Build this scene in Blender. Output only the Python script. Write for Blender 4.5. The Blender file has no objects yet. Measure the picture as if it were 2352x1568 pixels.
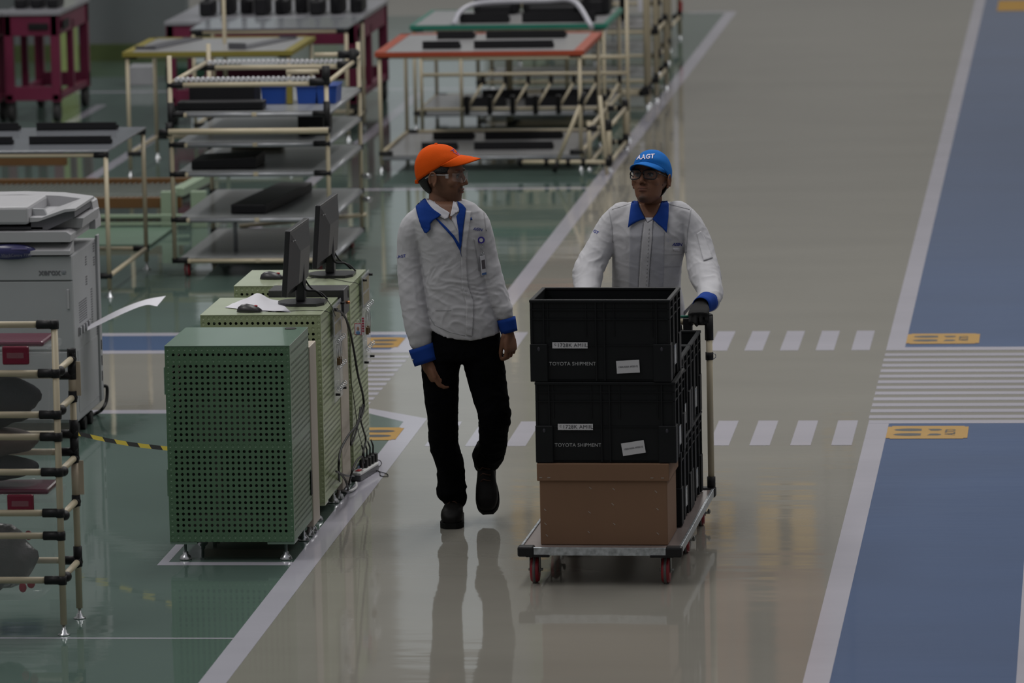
import bpy, bmesh, math, random
from mathutils import Vector, Matrix, noise
from mathutils.bvhtree import BVHTree
random.seed(7)
C = bpy.context.scene.collection
S = bpy.context.scene
PI = math.pi
V = Vector

# ------------------------------------------------------------------ camera
FPX, IW, IH, CH = 12500.0, 2352, 1568, 4.3165
RX = V((0.99431469, 0.10465339, -0.01964618)).normalized()
FW = V((-0.10638945, 0.98406883, -0.14244136)).normalized()
UP = RX.cross(FW).normalized(); RX = FW.cross(UP).normalized()
camd = bpy.data.cameras.new('camera'); cam = bpy.data.objects.new('camera', camd); C.objects.link(cam)
cam.matrix_world = Matrix(((RX.x, UP.x, -FW.x, 0), (RX.y, UP.y, -FW.y, 0), (RX.z, UP.z, -FW.z, CH), (0, 0, 0, 1)))
camd.sensor_width = 36; camd.lens = FPX / IW * 36
camd.clip_end = 500
camd.dof.use_dof = True; camd.dof.focus_distance = 24.0; camd.dof.aperture_fstop = 4.2
S.camera = cam
S.view_settings.view_transform = 'Standard'; S.view_settings.look = 'None'
S.view_settings.exposure = 0.0; S.view_settings.gamma = 1.0; S.view_settings.use_curve_mapping = False

def at(px, py, Y):                       # a measured point on the upright plane Y
    d = FW * FPX + RX * (px - IW / 2) - UP * (py - IH / 2); t = Y / d.y
    return V((d.x * t, Y, CH + d.z * t))
def on(px, py, z=0.0):                   # a measured point on the level z
    d = FW * FPX + RX * (px - IW / 2) - UP * (py - IH / 2); t = (z - CH) / d.z
    return V((d.x * t, d.y * t, z))

def atx(px, py, X):                      # a measured point on the side plane X
    d = FW * FPX + RX * (px - IW / 2) - UP * (py - IH / 2); t = X / d.x
    return V((X, d.y * t, CH + d.z * t))

# ------------------------------------------------------------------ world and lights
w = bpy.data.worlds.new('hall_daylight'); S.world = w; w.use_nodes = True
nt = w.node_tree; nt.nodes.clear()
out = nt.nodes.new('ShaderNodeOutputWorld'); bg = nt.nodes.new('ShaderNodeBackground')
geo = nt.nodes.new('ShaderNodeTexCoord'); sep = nt.nodes.new('ShaderNodeSeparateXYZ')
mr = nt.nodes.new('ShaderNodeValToRGB')
mp = nt.nodes.new('ShaderNodeMapRange'); mp.inputs[1].default_value = -1; mp.inputs[2].default_value = 1
nt.links.new(geo.outputs['Generated'], sep.inputs[0]); nt.links.new(sep.outputs[2], mp.inputs[0])
nt.links.new(mp.outputs[0], mr.inputs[0]); nt.links.new(mr.outputs[0], bg.inputs[0]); nt.links.new(bg.outputs[0], out.inputs[0])
e = mr.color_ramp.elements
e[0].position = 0.48; e[0].color = (0.10, 0.10, 0.10, 1)
e[1].position = 1.0; e[1].color = (0.44, 0.44, 0.47, 1)
for p_, c_ in ((0.5, (0.17, 0.17, 0.168, 1)), (0.62, (0.21, 0.207, 0.20, 1)), (0.8, (0.36, 0.36, 0.37, 1))):
    x_ = e.new(p_); x_.color = c_
bg.inputs[1].default_value = 0.80

def area(name, loc, sx, sy, power, col=(1, 0.98, 0.95), rot=(0, 0, 0)):
    l = bpy.data.lights.new(name, 'AREA'); l.shape = 'RECTANGLE'; l.size = sx; l.size_y = sy
    l.energy = power; l.color = col
    o = bpy.data.objects.new(name, l); C.objects.link(o); o.location = loc; o.rotation_euler = rot
    return o
for i_, (x_, y_) in enumerate(((-9, 20), (-9, 36), (3, 30), (3, 46), (-3, 27), (-3, 52))):
    area('ceiling_lamp', (x_, y_, 10.5), 1.6, 9, 430)

# ------------------------------------------------------------------ materials
MATS = {}
def mat(name, rgb, rough=0.5, metal=0.0, var=0.06, scale=6.0, bump=0.0, bscale=40.0, coat=0.0, spec=0.5, alpha=1.0, trans=0.0, ior=1.45, emis=None):
    if name in MATS: return MATS[name]
    m = bpy.data.materials.new(name); m.use_nodes = True; t = m.node_tree
    b = t.nodes['Principled BSDF']; tc = t.nodes.new('ShaderNodeTexCoord')
    b.inputs['Roughness'].default_value = rough; b.inputs['Metallic'].default_value = metal
    b.inputs['Specular IOR Level'].default_value = spec; b.inputs['Coat Weight'].default_value = coat
    b.inputs['IOR'].default_value = ior; b.inputs['Transmission Weight'].default_value = trans
    b.inputs['Alpha'].default_value = alpha
    n = t.nodes.new('ShaderNodeTexNoise'); n.inputs['Scale'].default_value = scale; n.inputs['Detail'].default_value = 3
    t.links.new(tc.outputs['Object'], n.inputs['Vector'])
    r = t.nodes.new('ShaderNodeValToRGB')
    r.color_ramp.elements[0].position = 0.3; r.color_ramp.elements[1].position = 0.7
    r.color_ramp.elements[0].color = (*[c * (1 - var) for c in rgb], 1)
    r.color_ramp.elements[1].color = (*[min(1, c * (1 + var)) for c in rgb], 1)
    t.links.new(n.outputs['Fac'], r.inputs[0]); t.links.new(r.outputs[0], b.inputs['Base Color'])
    if bump:
        n2 = t.nodes.new('ShaderNodeTexNoise'); n2.inputs['Scale'].default_value = bscale; n2.inputs['Detail'].default_value = 4
        t.links.new(tc.outputs['Object'], n2.inputs['Vector'])
        bp = t.nodes.new('ShaderNodeBump'); bp.inputs['Strength'].default_value = bump; bp.inputs['Distance'].default_value = 0.01
        t.links.new(n2.outputs['Fac'], bp.inputs['Height']); t.links.new(bp.outputs[0], b.inputs['Normal'])
    if emis:
        b.inputs['Emission Color'].default_value = (*emis, 1); b.inputs['Emission Strength'].default_value = 1
    MATS[name] = m
    return m

def floor_mat(name, rgb, rough=0.05, wave=1.0, refl=0.5):
    m = bpy.data.materials.new(name); m.use_nodes = True; t = m.node_tree; b = t.nodes['Principled BSDF']
    tc = t.nodes.new('ShaderNodeTexCoord')
    mpn = t.nodes.new('ShaderNodeMapping'); mpn.inputs['Scale'].default_value = (0.5, 1.4, 1)
    t.links.new(tc.outputs['Object'], mpn.inputs[0])
    n = t.nodes.new('ShaderNodeTexNoise'); n.inputs['Scale'].default_value = 1.2; n.inputs['Detail'].default_value = 3
    t.links.new(mpn.outputs[0], n.inputs['Vector'])
    r = t.nodes.new('ShaderNodeValToRGB'); r.color_ramp.elements[0].position = 0.3; r.color_ramp.elements[1].position = 0.7
    r.color_ramp.elements[0].color = (*[c * 0.94 for c in rgb], 1); r.color_ramp.elements[1].color = (*[c * 1.05 for c in rgb], 1)
    t.links.new(n.outputs['Fac'], r.inputs[0]); t.links.new(r.outputs[0], b.inputs['Base Color'])
    b.inputs['Roughness'].default_value = rough; b.inputs['IOR'].default_value = 1.62
    b.inputs['Specular IOR Level'].default_value = refl
    n2 = t.nodes.new('ShaderNodeTexNoise'); n2.inputs['Scale'].default_value = 2.6; n2.inputs['Detail'].default_value = 2.5
    mp2 = t.nodes.new('ShaderNodeMapping'); mp2.inputs['Scale'].default_value = (0.55, 1.5, 1)
    t.links.new(tc.outputs['Object'], mp2.inputs[0]); t.links.new(mp2.outputs[0], n2.inputs['Vector'])
    bp = t.nodes.new('ShaderNodeBump'); bp.inputs['Strength'].default_value = 1.0; bp.inputs['Distance'].default_value = 0.0011 * wave
    t.links.new(n2.outputs['Fac'], bp.inputs['Height']); t.links.new(bp.outputs[0], b.inputs['Normal'])
    MATS[name] = m
    return m

def perf_mat(name, rgb, axis, x0, z0, pitch, rad, blind_rows, ncol, nrow):
    """sheet steel punched with a grid of round holes; the border and some rows are only dimples"""
    m = bpy.data.materials.new(name); m.use_nodes = True; t = m.node_tree; L = t.links
    b = t.nodes['Principled BSDF']; b.inputs['Roughness'].default_value = 0.27
    o = t.nodes['Material Output']
    tc = t.nodes.new('ShaderNodeTexCoord'); sp = t.nodes.new('ShaderNodeSeparateXYZ'); L.new(tc.outputs['Object'], sp.inputs[0])
    def M(op, a, c=None):
        n = t.nodes.new('ShaderNodeMath'); n.operation = op
        for i, v in enumerate((a, c)):
            if v is None: continue
            if isinstance(v, (int, float)): n.inputs[i].default_value = v
            else: L.new(v, n.inputs[i])
        return n.outputs[0]
    u = M('DIVIDE', M('SUBTRACT', sp.outputs[axis], x0), pitch); v = M('DIVIDE', M('SUBTRACT', sp.outputs[2], z0), pitch)
    iu = M('FLOOR', u); iv = M('FLOOR', v)
    du = M('SUBTRACT', M('FRACT', u), 0.5); dv = M('SUBTRACT', M('FRACT', v), 0.5)
    d = M('SQRT', M('ADD', M('MULTIPLY', du, du), M('MULTIPLY', dv, dv)))
    inside = M('LESS_THAN', d, rad)
    ok = M('MULTIPLY', M('GREATER_THAN', iu, 0.5), M('LESS_THAN', iu, ncol - 1.5))
    ok = M('MULTIPLY', ok, M('MULTIPLY', M('GREATER_THAN', iv, 0.5), M('LESS_THAN', iv, nrow - 1.5)))
    for rrow in blind_rows:
        ok = M('MULTIPLY', ok, M('GREATER_THAN', M('ABSOLUTE', M('SUBTRACT', iv, rrow)), 0.5))
    hole = M('MULTIPLY', inside, ok)
    rng = t.nodes.new('ShaderNodeMapRange'); rng.interpolation_type = 'SMOOTHSTEP'
    rng.inputs[1].default_value = rad * 0.7; rng.inputs[2].default_value = rad * 1.1
    L.new(d, rng.inputs[0])
    bp = t.nodes.new('ShaderNodeBump'); bp.inputs['Strength'].default_value = 0.9; bp.inputs['Distance'].default_value = 0.002
    L.new(rng.outputs[0], bp.inputs['Height']); L.new(bp.outputs[0], b.inputs['Normal'])
    n = t.nodes.new('ShaderNodeTexNoise'); n.inputs['Scale'].default_value = 5; L.new(tc.outputs['Object'], n.inputs['Vector'])
    r = t.nodes.new('ShaderNodeValToRGB')
    r.color_ramp.elements[0].color = (*[c * 0.9 for c in rgb], 1); r.color_ramp.elements[1].color = (*[c * 1.1 for c in rgb], 1)
    L.new(n.outputs['Fac'], r.inputs[0]); L.new(r.outputs[0], b.inputs['Base Color'])
    tr = t.nodes.new('ShaderNodeBsdfTransparent'); mx = t.nodes.new('ShaderNodeMixShader')
    L.new(hole, mx.inputs[0]); L.new(b.outputs[0], mx.inputs[1]); L.new(tr.outputs[0], mx.inputs[2]); L.new(mx.outputs[0], o.inputs[0])
    MATS[name] = m
    return m

def tape_mat(name, a, bcol, width):
    m = bpy.data.materials.new(name); m.use_nodes = True; t = m.node_tree; b = t.nodes['Principled BSDF']
    tc = t.nodes.new('ShaderNodeTexCoord'); sp = t.nodes.new('ShaderNodeSeparateXYZ'); t.links.new(tc.outputs['Object'], sp.inputs[0])
    ad = t.nodes.new('ShaderNodeMath'); ad.operation = 'ADD'; t.links.new(sp.outputs[0], ad.inputs[0]); t.links.new(sp.outputs[2], ad.inputs[1])
    di = t.nodes.new('ShaderNodeMath'); di.operation = 'DIVIDE'; t.links.new(ad.outputs[0], di.inputs[0]); di.inputs[1].default_value = width
    fr = t.nodes.new('ShaderNodeMath'); fr.operation = 'FRACT'; t.links.new(di.outputs[0], fr.inputs[0])
    lt = t.nodes.new('ShaderNodeMath'); lt.operation = 'LESS_THAN'; lt.inputs[1].default_value = 0.5; t.links.new(fr.outputs[0], lt.inputs[0])
    mx = t.nodes.new('ShaderNodeMix'); mx.data_type = 'RGBA'; t.links.new(lt.outputs[0], mx.inputs[0])
    mx.inputs[6].default_value = (*a, 1); mx.inputs[7].default_value = (*bcol, 1); t.links.new(mx.outputs[2], b.inputs['Base Color'])
    b.inputs['Roughness'].default_value = 0.4
    MATS[name] = m
    return m

CREAM = mat('cream_pipe', (0.45, 0.392, 0.278), 0.38, var=0.04)
BLACK = mat('black_plastic', (0.010, 0.010, 0.011), 0.5, var=0.1, spec=0.3)
RUBBER = mat('black_rubber', (0.02, 0.02, 0.02), 0.7)
CHROME = mat('chrome', (0.55, 0.56, 0.58), 0.28, 1.0, var=0.02)
ZINC = mat('galvanised_steel', (0.42, 0.45, 0.48), 0.35, 0.8, var=0.35, scale=45)
GREYM = mat('grey_sheet', (0.28, 0.29, 0.31), 0.3, 0.3)
DARKM = mat('dark_metal', (0.010, 0.010, 0.012), 0.45, 0.0, spec=0.3)
WHITEP = mat('white_paper', (0.56, 0.555, 0.60), 0.6, var=0.02)

# ------------------------------------------------------------------ mesh helpers
def xf(geom_verts, M):
    for v_ in geom_verts: v_.co = M @ v_.co
def bx(bm, x0, x1, y0, y1, z0, z1, bev=0.0, M=None, seg=2):
    ret = bmesh.ops.create_cube(bm, size=1.0)
    vs = ret['verts']
    for v_ in vs:
        v_.co = V(((x0 + x1) / 2 + v_.co.x * (x1 - x0), (y0 + y1) / 2 + v_.co.y * (y1 - y0), (z0 + z1) / 2 + v_.co.z * (z1 - z0)))
    if bev > 0:
        es = list({e_ for v_ in vs for e_ in v_.link_edges})
        r_ = bmesh.ops.bevel(bm, geom=es, offset=bev, segments=seg, affect='EDGES', profile=0.5)
        vs = list({v_ for f_ in r_['faces'] for v_ in f_.verts} | {v_ for v_ in vs if v_.is_valid})
    if M is not None: xf(vs, M)
    return vs
def frame_of(d):
    d = d.normalized(); a = V((0, 0, 1)) if abs(d.z) < 0.9 else V((1, 0, 0))
    u = d.cross(a).normalized(); return u, d.cross(u).normalized()
def cyl(bm, p0, p1, r0, r1=None, seg=14, cap=True):
    p0, p1 = V(p0), V(p1); r1 = r0 if r1 is None else r1
    u, v_ = frame_of(p1 - p0); A = []; B = []
    for i in range(seg):
        a = 2 * PI * i / seg; o = u * math.cos(a) + v_ * math.sin(a)
        A.append(bm.verts.new(p0 + o * r0)); B.append(bm.verts.new(p1 + o * r1))
    for i in range(seg):
        j = (i + 1) % seg; f = bm.faces.new((A[i], A[j], B[j], B[i])); f.smooth = True
    if cap: bm.faces.new(A[::-1]); bm.faces.new(B)
def tube(bm, pts, r, seg=8, taper=None):
    pts = [V(p) for p in pts]; rings = []
    u, v_ = frame_of(pts[1] - pts[0])
    for i, p in enumerate(pts):
        d = (pts[min(i + 1, len(pts) - 1)] - pts[max(i - 1, 0)]).normalized()
        u = (u - d * u.dot(d)).normalized(); w_ = d.cross(u)
        rr = r if taper is None else taper[i]
        rings.append([bm.verts.new(p + (u * math.cos(2 * PI * k / seg) + w_ * math.sin(2 * PI * k / seg)) * rr) for k in range(seg)])
    for a, b in zip(rings, rings[1:]):
        for k in range(seg):
            f = bm.faces.new((a[k], a[(k + 1) % seg], b[(k + 1) % seg], b[k])); f.smooth = True
    bm.faces.new(rings[0][::-1]); bm.faces.new(rings[-1])
def spline(pts, n=8):
    pts = [V(p) for p in pts]; P = [pts[0] * 2 - pts[1]] + pts + [pts[-1] * 2 - pts[-2]]; o = []
    for i in range(1, len(P) - 2):
        for k in range(n):
            t = k / n; a, b, c, d = P[i - 1:i + 3]
            o.append(0.5 * ((2 * b) + (c - a) * t + (2 * a - 5 * b + 4 * c - d) * t * t + (3 * b - a - 3 * c + d) * t ** 3))
    o.append(pts[-1]); return o
def lathe(bm, prof, c, seg=20):
    c = V(c); rings = []
    for r, z in prof:
        rings.append([bm.verts.new(c + V((math.cos(2 * PI * k / seg) * r, math.sin(2 * PI * k / seg) * r, z))) for k in range(seg)])
    for a, b in zip(rings, rings[1:]):
        for k in range(seg):
            f = bm.faces.new((a[k], a[(k + 1) % seg], b[(k + 1) % seg], b[k])); f.smooth = True
    bm.faces.new(rings[0][::-1]); bm.faces.new(rings[-1])
def prism(bm, poly, axis, a0, a1):
    """poly: 2D points; axis 0/1/2 is the extrusion axis"""
    def mk(p, a):
        l = [p[0], p[1]]; l.insert(axis, a); return bm.verts.new(V(l))
    A = [mk(p, a0) for p in poly]; B = [mk(p, a1) for p in poly]; n = len(poly)
    bm.faces.new(A); bm.faces.new(B[::-1])
    for i in range(n): bm.faces.new((A[i], B[i], B[(i + 1) % n], A[(i + 1) % n]))
    bmesh.ops.recalc_face_normals(bm, faces=bm.faces)
def ell(bm, c, r, seg=20, rings=12, M=None):
    ret = bmesh.ops.create_uvsphere(bm, u_segments=seg, v_segments=rings, radius=1.0)
    for v_ in ret['verts']:
        p = V((v_.co.x * r[0], v_.co.y * r[1], v_.co.z * r[2]))
        if M is not None: p = M @ p
        v_.co = p + V(c)
    for f in {f for v_ in ret['verts'] for f in v_.link_faces}: f.smooth = True
    return ret['verts']
def new(): return bmesh.new()
def obj(name, bm, m, parent=None, label=None, kind=None):
    """bm is in world coordinates; the origin goes to the parent's base"""
    if isinstance(bm, bpy.types.Mesh): me = bm
    else:
        me = bpy.data.meshes.new(name); bm.normal_update(); bm.to_mesh(me); bm.free()
    if m is not None and not me.materials: me.materials.append(m)
    o = bpy.data.objects.new(name, me); C.objects.link(o)
    if parent is not None:
        base = V((0, 0, 0)); q_ = parent
        while q_ is not None: base += q_.location; q_ = q_.parent
        me.transform(Matrix.Translation(-base)); o.parent = parent
    if label: o['label'] = label
    if kind: o['kind'] = kind
    return o
def thing(name, label, cat, loc=(0, 0, 0), rotz=0, group=None):
    o = bpy.data.objects.new(name, None); C.objects.link(o); o.location = loc; o.rotation_euler = (0, 0, rotz)
    o['label'] = label; o['category'] = cat
    if group: o['group'] = group
    return o
def single(name, bm, m, label, cat, group=None, loc=None):
    o = obj(name, bm, m); o['label'] = label; o['category'] = cat
    if group: o['group'] = group
    if loc is not None:
        o.data.transform(Matrix.Translation(-V(loc))); o.location = loc
    return o
def dup(root, loc=None, label=None, group=None, rotz=None):
    r = root.copy(); C.objects.link(r)
    if loc is not None: r.location = loc
    if rotz is not None: r.rotation_euler = (0, 0, rotz)
    if label: r['label'] = label
    if group: r['group'] = group
    for ch in list(root.children):
        c = ch.copy(); C.objects.link(c); c.parent = r
        for g in ch.children:
            d = g.copy(); C.objects.link(d); d.parent = c
    return r
def text_bm(txt, size, thick=0.0004, shear=0.0, bold=0.0, spacing=1.0):
    """letters as a mesh in the XY plane, centred"""
    cu = bpy.data.curves.new('lettering', 'FONT'); cu.body = txt; cu.size = size; cu.extrude = thick; cu.shear = shear
    cu.offset = bold; cu.align_x = 'CENTER'; cu.align_y = 'CENTER'; cu.resolution_u = 3; cu.space_character = spacing
    o = bpy.data.objects.new('lettering', cu); C.objects.link(o)
    bpy.context.view_layer.update()
    me = bpy.data.meshes.new_from_object(o.evaluated_get(bpy.context.evaluated_depsgraph_get()))
    bpy.data.objects.remove(o); bpy.data.curves.remove(cu)
    bm = new(); bm.from_mesh(me); bpy.data.meshes.remove(me); return bm
def put_text(txt, size, c, xdir, ydir, m, parent, name='lettering', **k):
    bm = text_bm(txt, size, **k); xd = V(xdir).normalized(); yd = V(ydir).normalized(); zd = xd.cross(yd)
    Mx = Matrix((( xd.x, yd.x, zd.x, c[0]), (xd.y, yd.y, zd.y, c[1]), (xd.z, yd.z, zd.z, c[2]), (0, 0, 0, 1)))
    bmesh.ops.transform(bm, matrix=Mx, verts=bm.verts)
    return obj(name, bm, m, parent)

# ------------------------------------------------------------------ the floor and its painted lanes
FB = floor_mat('floor_beige', (0.24, 0.23, 0.20)); FG = floor_mat('floor_green', (0.085, 0.128, 0.110))
FBl = floor_mat('floor_blue', (0.055, 0.10, 0.215)); FWh = floor_mat('floor_white_line', (0.41, 0.40, 0.455), 0.10)
fl = new(); LAYER = {0: 0.0, 1: 0.0003, 2: 0.0006, 3: 0.0010}
def quad(pts, mi, lay):
    zz = LAYER[lay] + 0.000012 * (len(fl.faces) % 25) * (lay > 0)
    f = fl.faces.new([fl.verts.new(V((p[0], p[1], zz))) for p in pts]); f.material_index = mi
    if f.normal.z < 0 or True:
        f.normal_update()
        if f.normal.z < 0: f.normal_flip()
def rect(x0, x1, y0, y1, mi, lay): quad(((x0, y0), (x1, y0), (x1, y1), (x0, y1)), mi, lay)
rect(-30, 14, 8, 82, 0, 0)
quad(((-30, 8), (-3.44, 8), (-3.44, 27.03), (-3.72, 27.30), (-30, 27.34)), 1, 1)            # near green zone
rect(-30, -3.44, 30.17, 51.6, 1, 1)                                                           # far green zone
rect(-30, -3.80, 29.47, 30.17, 2, 1)                                                          # blue walkway going left
rect(-1.08, -0.28, 8, 26.93, 2, 1); rect(-1.08, -0.28, 29.5, 60, 2, 1)                        # blue walkway on the right
rect(-3.48, -3.37, 8, 27.10, 3, 2); rect(-3.475, -3.37, 30.12, 51.6, 3, 2)                    # lane edge, left
quad(((-3.48, 27.0), (-3.37, 27.10), (-3.73, 27.46), (-3.73, 27.32)), 3, 2)
rect(-30, -3.73, 27.29, 27.41, 3, 2); rect(-3.83, -3.37, 51.55, 51.68, 3, 2)
rect(-30, -3.84, 30.10, 30.22, 3, 2); rect(-30, -3.84, 29.41, 29.53, 3, 2)
quad(((-3.88, 29.41), (-3.73, 29.41), (-3.73, 30.22), (-3.82, 30.22)), 3, 2)
quad(((-3.73, 30.10), (-3.37, 30.12), (-3.37, 30.22), (-3.73, 30.22)), 3, 2)
for k in range(11): rect(-4.62, -3.73, 27.56 + k * 0.1655, 27.56 + k * 0.1655 + 0.085, 3, 2)
rect(-1.125, -1.022, 8, 27.0, 3, 2); rect(-1.13, -1.03, 29.41, 60, 3, 2)                      # walkway edge, right
rect(-1.125, 3.5, 26.90, 27.0, 3, 3); rect(-1.13, 3.5, 29.41, 29.53, 3, 3)
for k in range(12): rect(-1.13, 3.5, 27.065 + k * 0.1945, 27.165 + k * 0.1945, 3, 2)
rect(-0.305, -0.20, 8, 26.95, 3, 2); rect(-0.305, -0.20, 29.5, 60, 3, 2)
for k in range(11): rect(-1.28 - 0.2 * k, -1.18 - 0.2 * k, 26.235, 27.0, 3, 2)
for k in range(11): rect(-1.32 - 0.195 * k, -1.22 - 0.195 * k, 29.43, 30.18, 3, 2)
rect(-4.07, -3.41, 23.055, 23.13, 3, 2); rect(-4.07, -4.03, 23.1, 25.9, 3, 2); rect(-3.455, -3.41, 23.1, 25.45, 3, 2)
rect(-30, -3.44, 21.435, 21.455, 3, 2)
rect(-7.15, -7.06, 33, 41, 3, 2); rect(-8.03, -7.94, 41.2, 43.3, 3, 2); rect(-5.52, -5.43, 34, 44, 3, 2)
rect(-5.45, -3.44, 37.15, 37.25, 3, 2); rect(-30, -3.44, 44.3, 44.4, 3, 2)
fo = obj('floor', fl, None, kind='structure')
for m_ in (FB, FG, FBl, FWh): fo.data.materials.append(m_)

# back of the hall: it only shows as reflections in the polished floor
wm = mat('pale_wall_panel', (0.78, 0.78, 0.76), 0.6, scale=0.3); 
bm = new(); bx(bm, -40, 16, 82, 82.3, 0, 16); obj('wall_back', bm, wm, kind='structure')
for i_, x_ in enumerate((-23.5, -20.3, -17.1, -13.9, -10.7)):
    bm = new(); bx(bm, x_, x_ + 1.5, 81.9, 82.0, 3.0, 12.5)
    obj('window_%d' % (i_ + 1), bm, mat('window_light', (0.6, 0.66, 0.7), 0.3, emis=(0.20, 0.215, 0.22)), kind='structure')
    bm = new(); bx(bm, x_ + 2.1, x_ + 2.5, 81.4, 81.8, 0, 16)
    obj('trim_%d' % (i_ + 1), bm, mat('column_green', (0.50, 0.55, 0.40), 0.5), kind='structure')
bm = new(); bx(bm, -13, -7.95, 47.3, 47.5, 0.0, 6)
obj('wall_left', bm, mat('grey_curtain_wall', (0.13, 0.145, 0.15), 0.6, var=0.1, scale=1.0), kind='structure')
bm = new(); bx(bm, -13, -7.9, 47.15, 47.32, 0.0, 0.14)
obj('baseboard_left', bm, mat('olive_base', (0.06, 0.085, 0.025), 0.6), kind='structure')

# painted stop signs on the floor
SIGNY = mat('sign_yellow', (0.31, 0.18, 0.04), 0.5, var=0.05, spec=0.2); SIGND = mat('sign_dark', (0.045, 0.05, 0.055), 0.5, spec=0.2)
def foot_sign(x0, y0, label, flip=False):
    s = -1 if flip else 1; cx, cy = x0 + 0.2, y0 + 0.195
    t = thing('floor_sign', label, 'sign', (cx, cy, 0.0), 0, 'yellow stop signs with footprints on the floor')
    bm = new(); bx(bm, cx - 0.2, cx + 0.2, cy - 0.195, cy + 0.195, 0.0015, 0.0022)
    vs = [e_ for e_ in bm.edges if abs(e_.verts[0].co.z - e_.verts[1].co.z) > 0.0005]
    bmesh.ops.bevel(bm, geom=vs, offset=0.02, segments=4, affect='EDGES'); obj('sign_plate', bm, SIGNY, t)
    for yy in (-0.072, 0.075):
        bm = new()
        def blob(a0, a1, hw, off):
            vs_ = []
            for k in range(24):
                a = 2 * PI * k / 24; xx = (a0 + a1) / 2 + (a1 - a0) / 2 * math.cos(a)
                vs_.append(bm.verts.new(V((cx + s * xx, cy + yy + off + hw * math.sin(a), 0.0026))))
            bm.faces.new(vs_)
        sole = [(-0.168, 0), (-0.155, 0.024), (-0.125, 0.037), (-0.085, 0.042), (-0.05, 0.036), (-0.028, 0.03), (-0.033, 0.0), (-0.028, -0.03), (-0.05, -0.036), (-0.085, -0.042), (-0.125, -0.037), (-0.155, -0.024)]
        bm.faces.new([bm.verts.new(V((cx + s * a, cy + yy + b, 0.0026))) for a, b in sole])
        heel = [(0.0, 0.028 if yy > 0 else -0.028), (0.015, -0.028 if yy > 0 else 0.028), (0.05, -0.03 if yy > 0 else 0.03), (0.068, -0.012 if yy > 0 else 0.012), (0.07, 0.012 if yy > 0 else -0.012), (0.055, 0.03 if yy > 0 else -0.03)]
        bm.faces.new([bm.verts.new(V((cx + s * a, cy + yy + b, 0.0026))) for a, b in heel])
        for f_ in bm.faces:
            f_.normal_update()
            if f_.normal.z < 0: f_.normal_flip()
        obj('footprint', bm, SIGND, t)
    put_text('ALTO', 0.072, (cx + s * 0.115, cy, 0.0026), (0, s, 0), (-s, 0, 0), SIGND, t, bold=0.0012)
foot_sign(-1.022, 26.42, 'yellow floor sign with footprints and ALTO on the near blue walkway at right')
foot_sign(-1.03, 29.65, 'yellow floor sign with footprints and ALTO at the far side of the striped crossing')
foot_sign(-4.24, 29.60, 'yellow footprint floor sign on the blue band beyond the cabinets', True)
foot_sign(-3.85, 26.42, 'yellow footprint floor sign on green floor beside the power strip', True)
bm = new(); bx(bm, -0.9, -0.5, 51.4, 52.6, 0.0015, 0.0022)
single('floor_sign', bm, SIGNY, 'distant yellow floor sign at the far end of the blue walkway', 'sign', 'yellow stop signs with footprints on the floor')
# unseen boards added only to mirror as coloured patches in the floor
def hang(p, w_, h_, col, label):
    t = thing('reflection_board', label, 'sign', p)
    bm = new(); bx(bm, p[0] - w_ / 2, p[0] + w_ / 2, p[1], p[1] + 0.04, p[2], p[2] + h_, 0.01); obj('board', bm, col, t)
    bm = new(); bx(bm, p[0] - w_ * 0.12, p[0] + w_ * 0.1, p[1] - 0.006, p[1], p[2] + h_ * 0.12, p[2] + h_ * 0.9); obj('dark_panel', bm, SIGND, t)
    for s in (-1, 1):
        bm = new(); cyl(bm, (p[0] + s * w_ * 0.4, p[1] + 0.02, p[2] + h_), (p[0] + s * w_ * 0.4, p[1] + 0.02, 13), 0.01); obj('hanger', bm, ZINC, t)
HY = mat('reflection_yellow', (0.62, 0.40, 0.12), 0.5); HB = mat('reflection_brown', (0.48, 0.27, 0.19), 0.6)
def refl(px, py, Y):                       # where a thing at distance Y must hang to be mirrored at this floor point
    p = on(px, py); d = V((p.x, p.y, CH)); t = (Y - p.y) / p.y
    return V((p.x + p.x * t, Y, CH * t))
for (x0, y0, x1, y1, lb) in ((1740, 1140, 1870, 1290, 'added unseen yellow board mirrored in the floor right of the trolley'), (1600, 1145, 1685, 1245, 'added unseen yellow board mirrored beside the trolley wheels'), (1176, 1140, 1255, 1250, 'added unseen yellow board mirrored left of the brown box'), (1890, 1000, 1960, 1020, 'low added unseen yellow board mirrored under the white dashes')):
    a = refl((x0 + x1) / 2, y0, 62); b = refl(x1, y1, 62); c_ = refl(x0, y1, 62)
    hang(V((a.x, 62, a.z)), abs(b.x - c_.x), b.z - a.z, HY, lb)
a = refl(1750, 1300, 64); b = refl(1890, 1700, 64)
hang(V((a.x, 64, a.z)), 1.5, b.z - a.z, HB, 'large added unseen brown board mirrored in the lower right floor')  # brown board added out of view for the tint reflected at lower right
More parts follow.
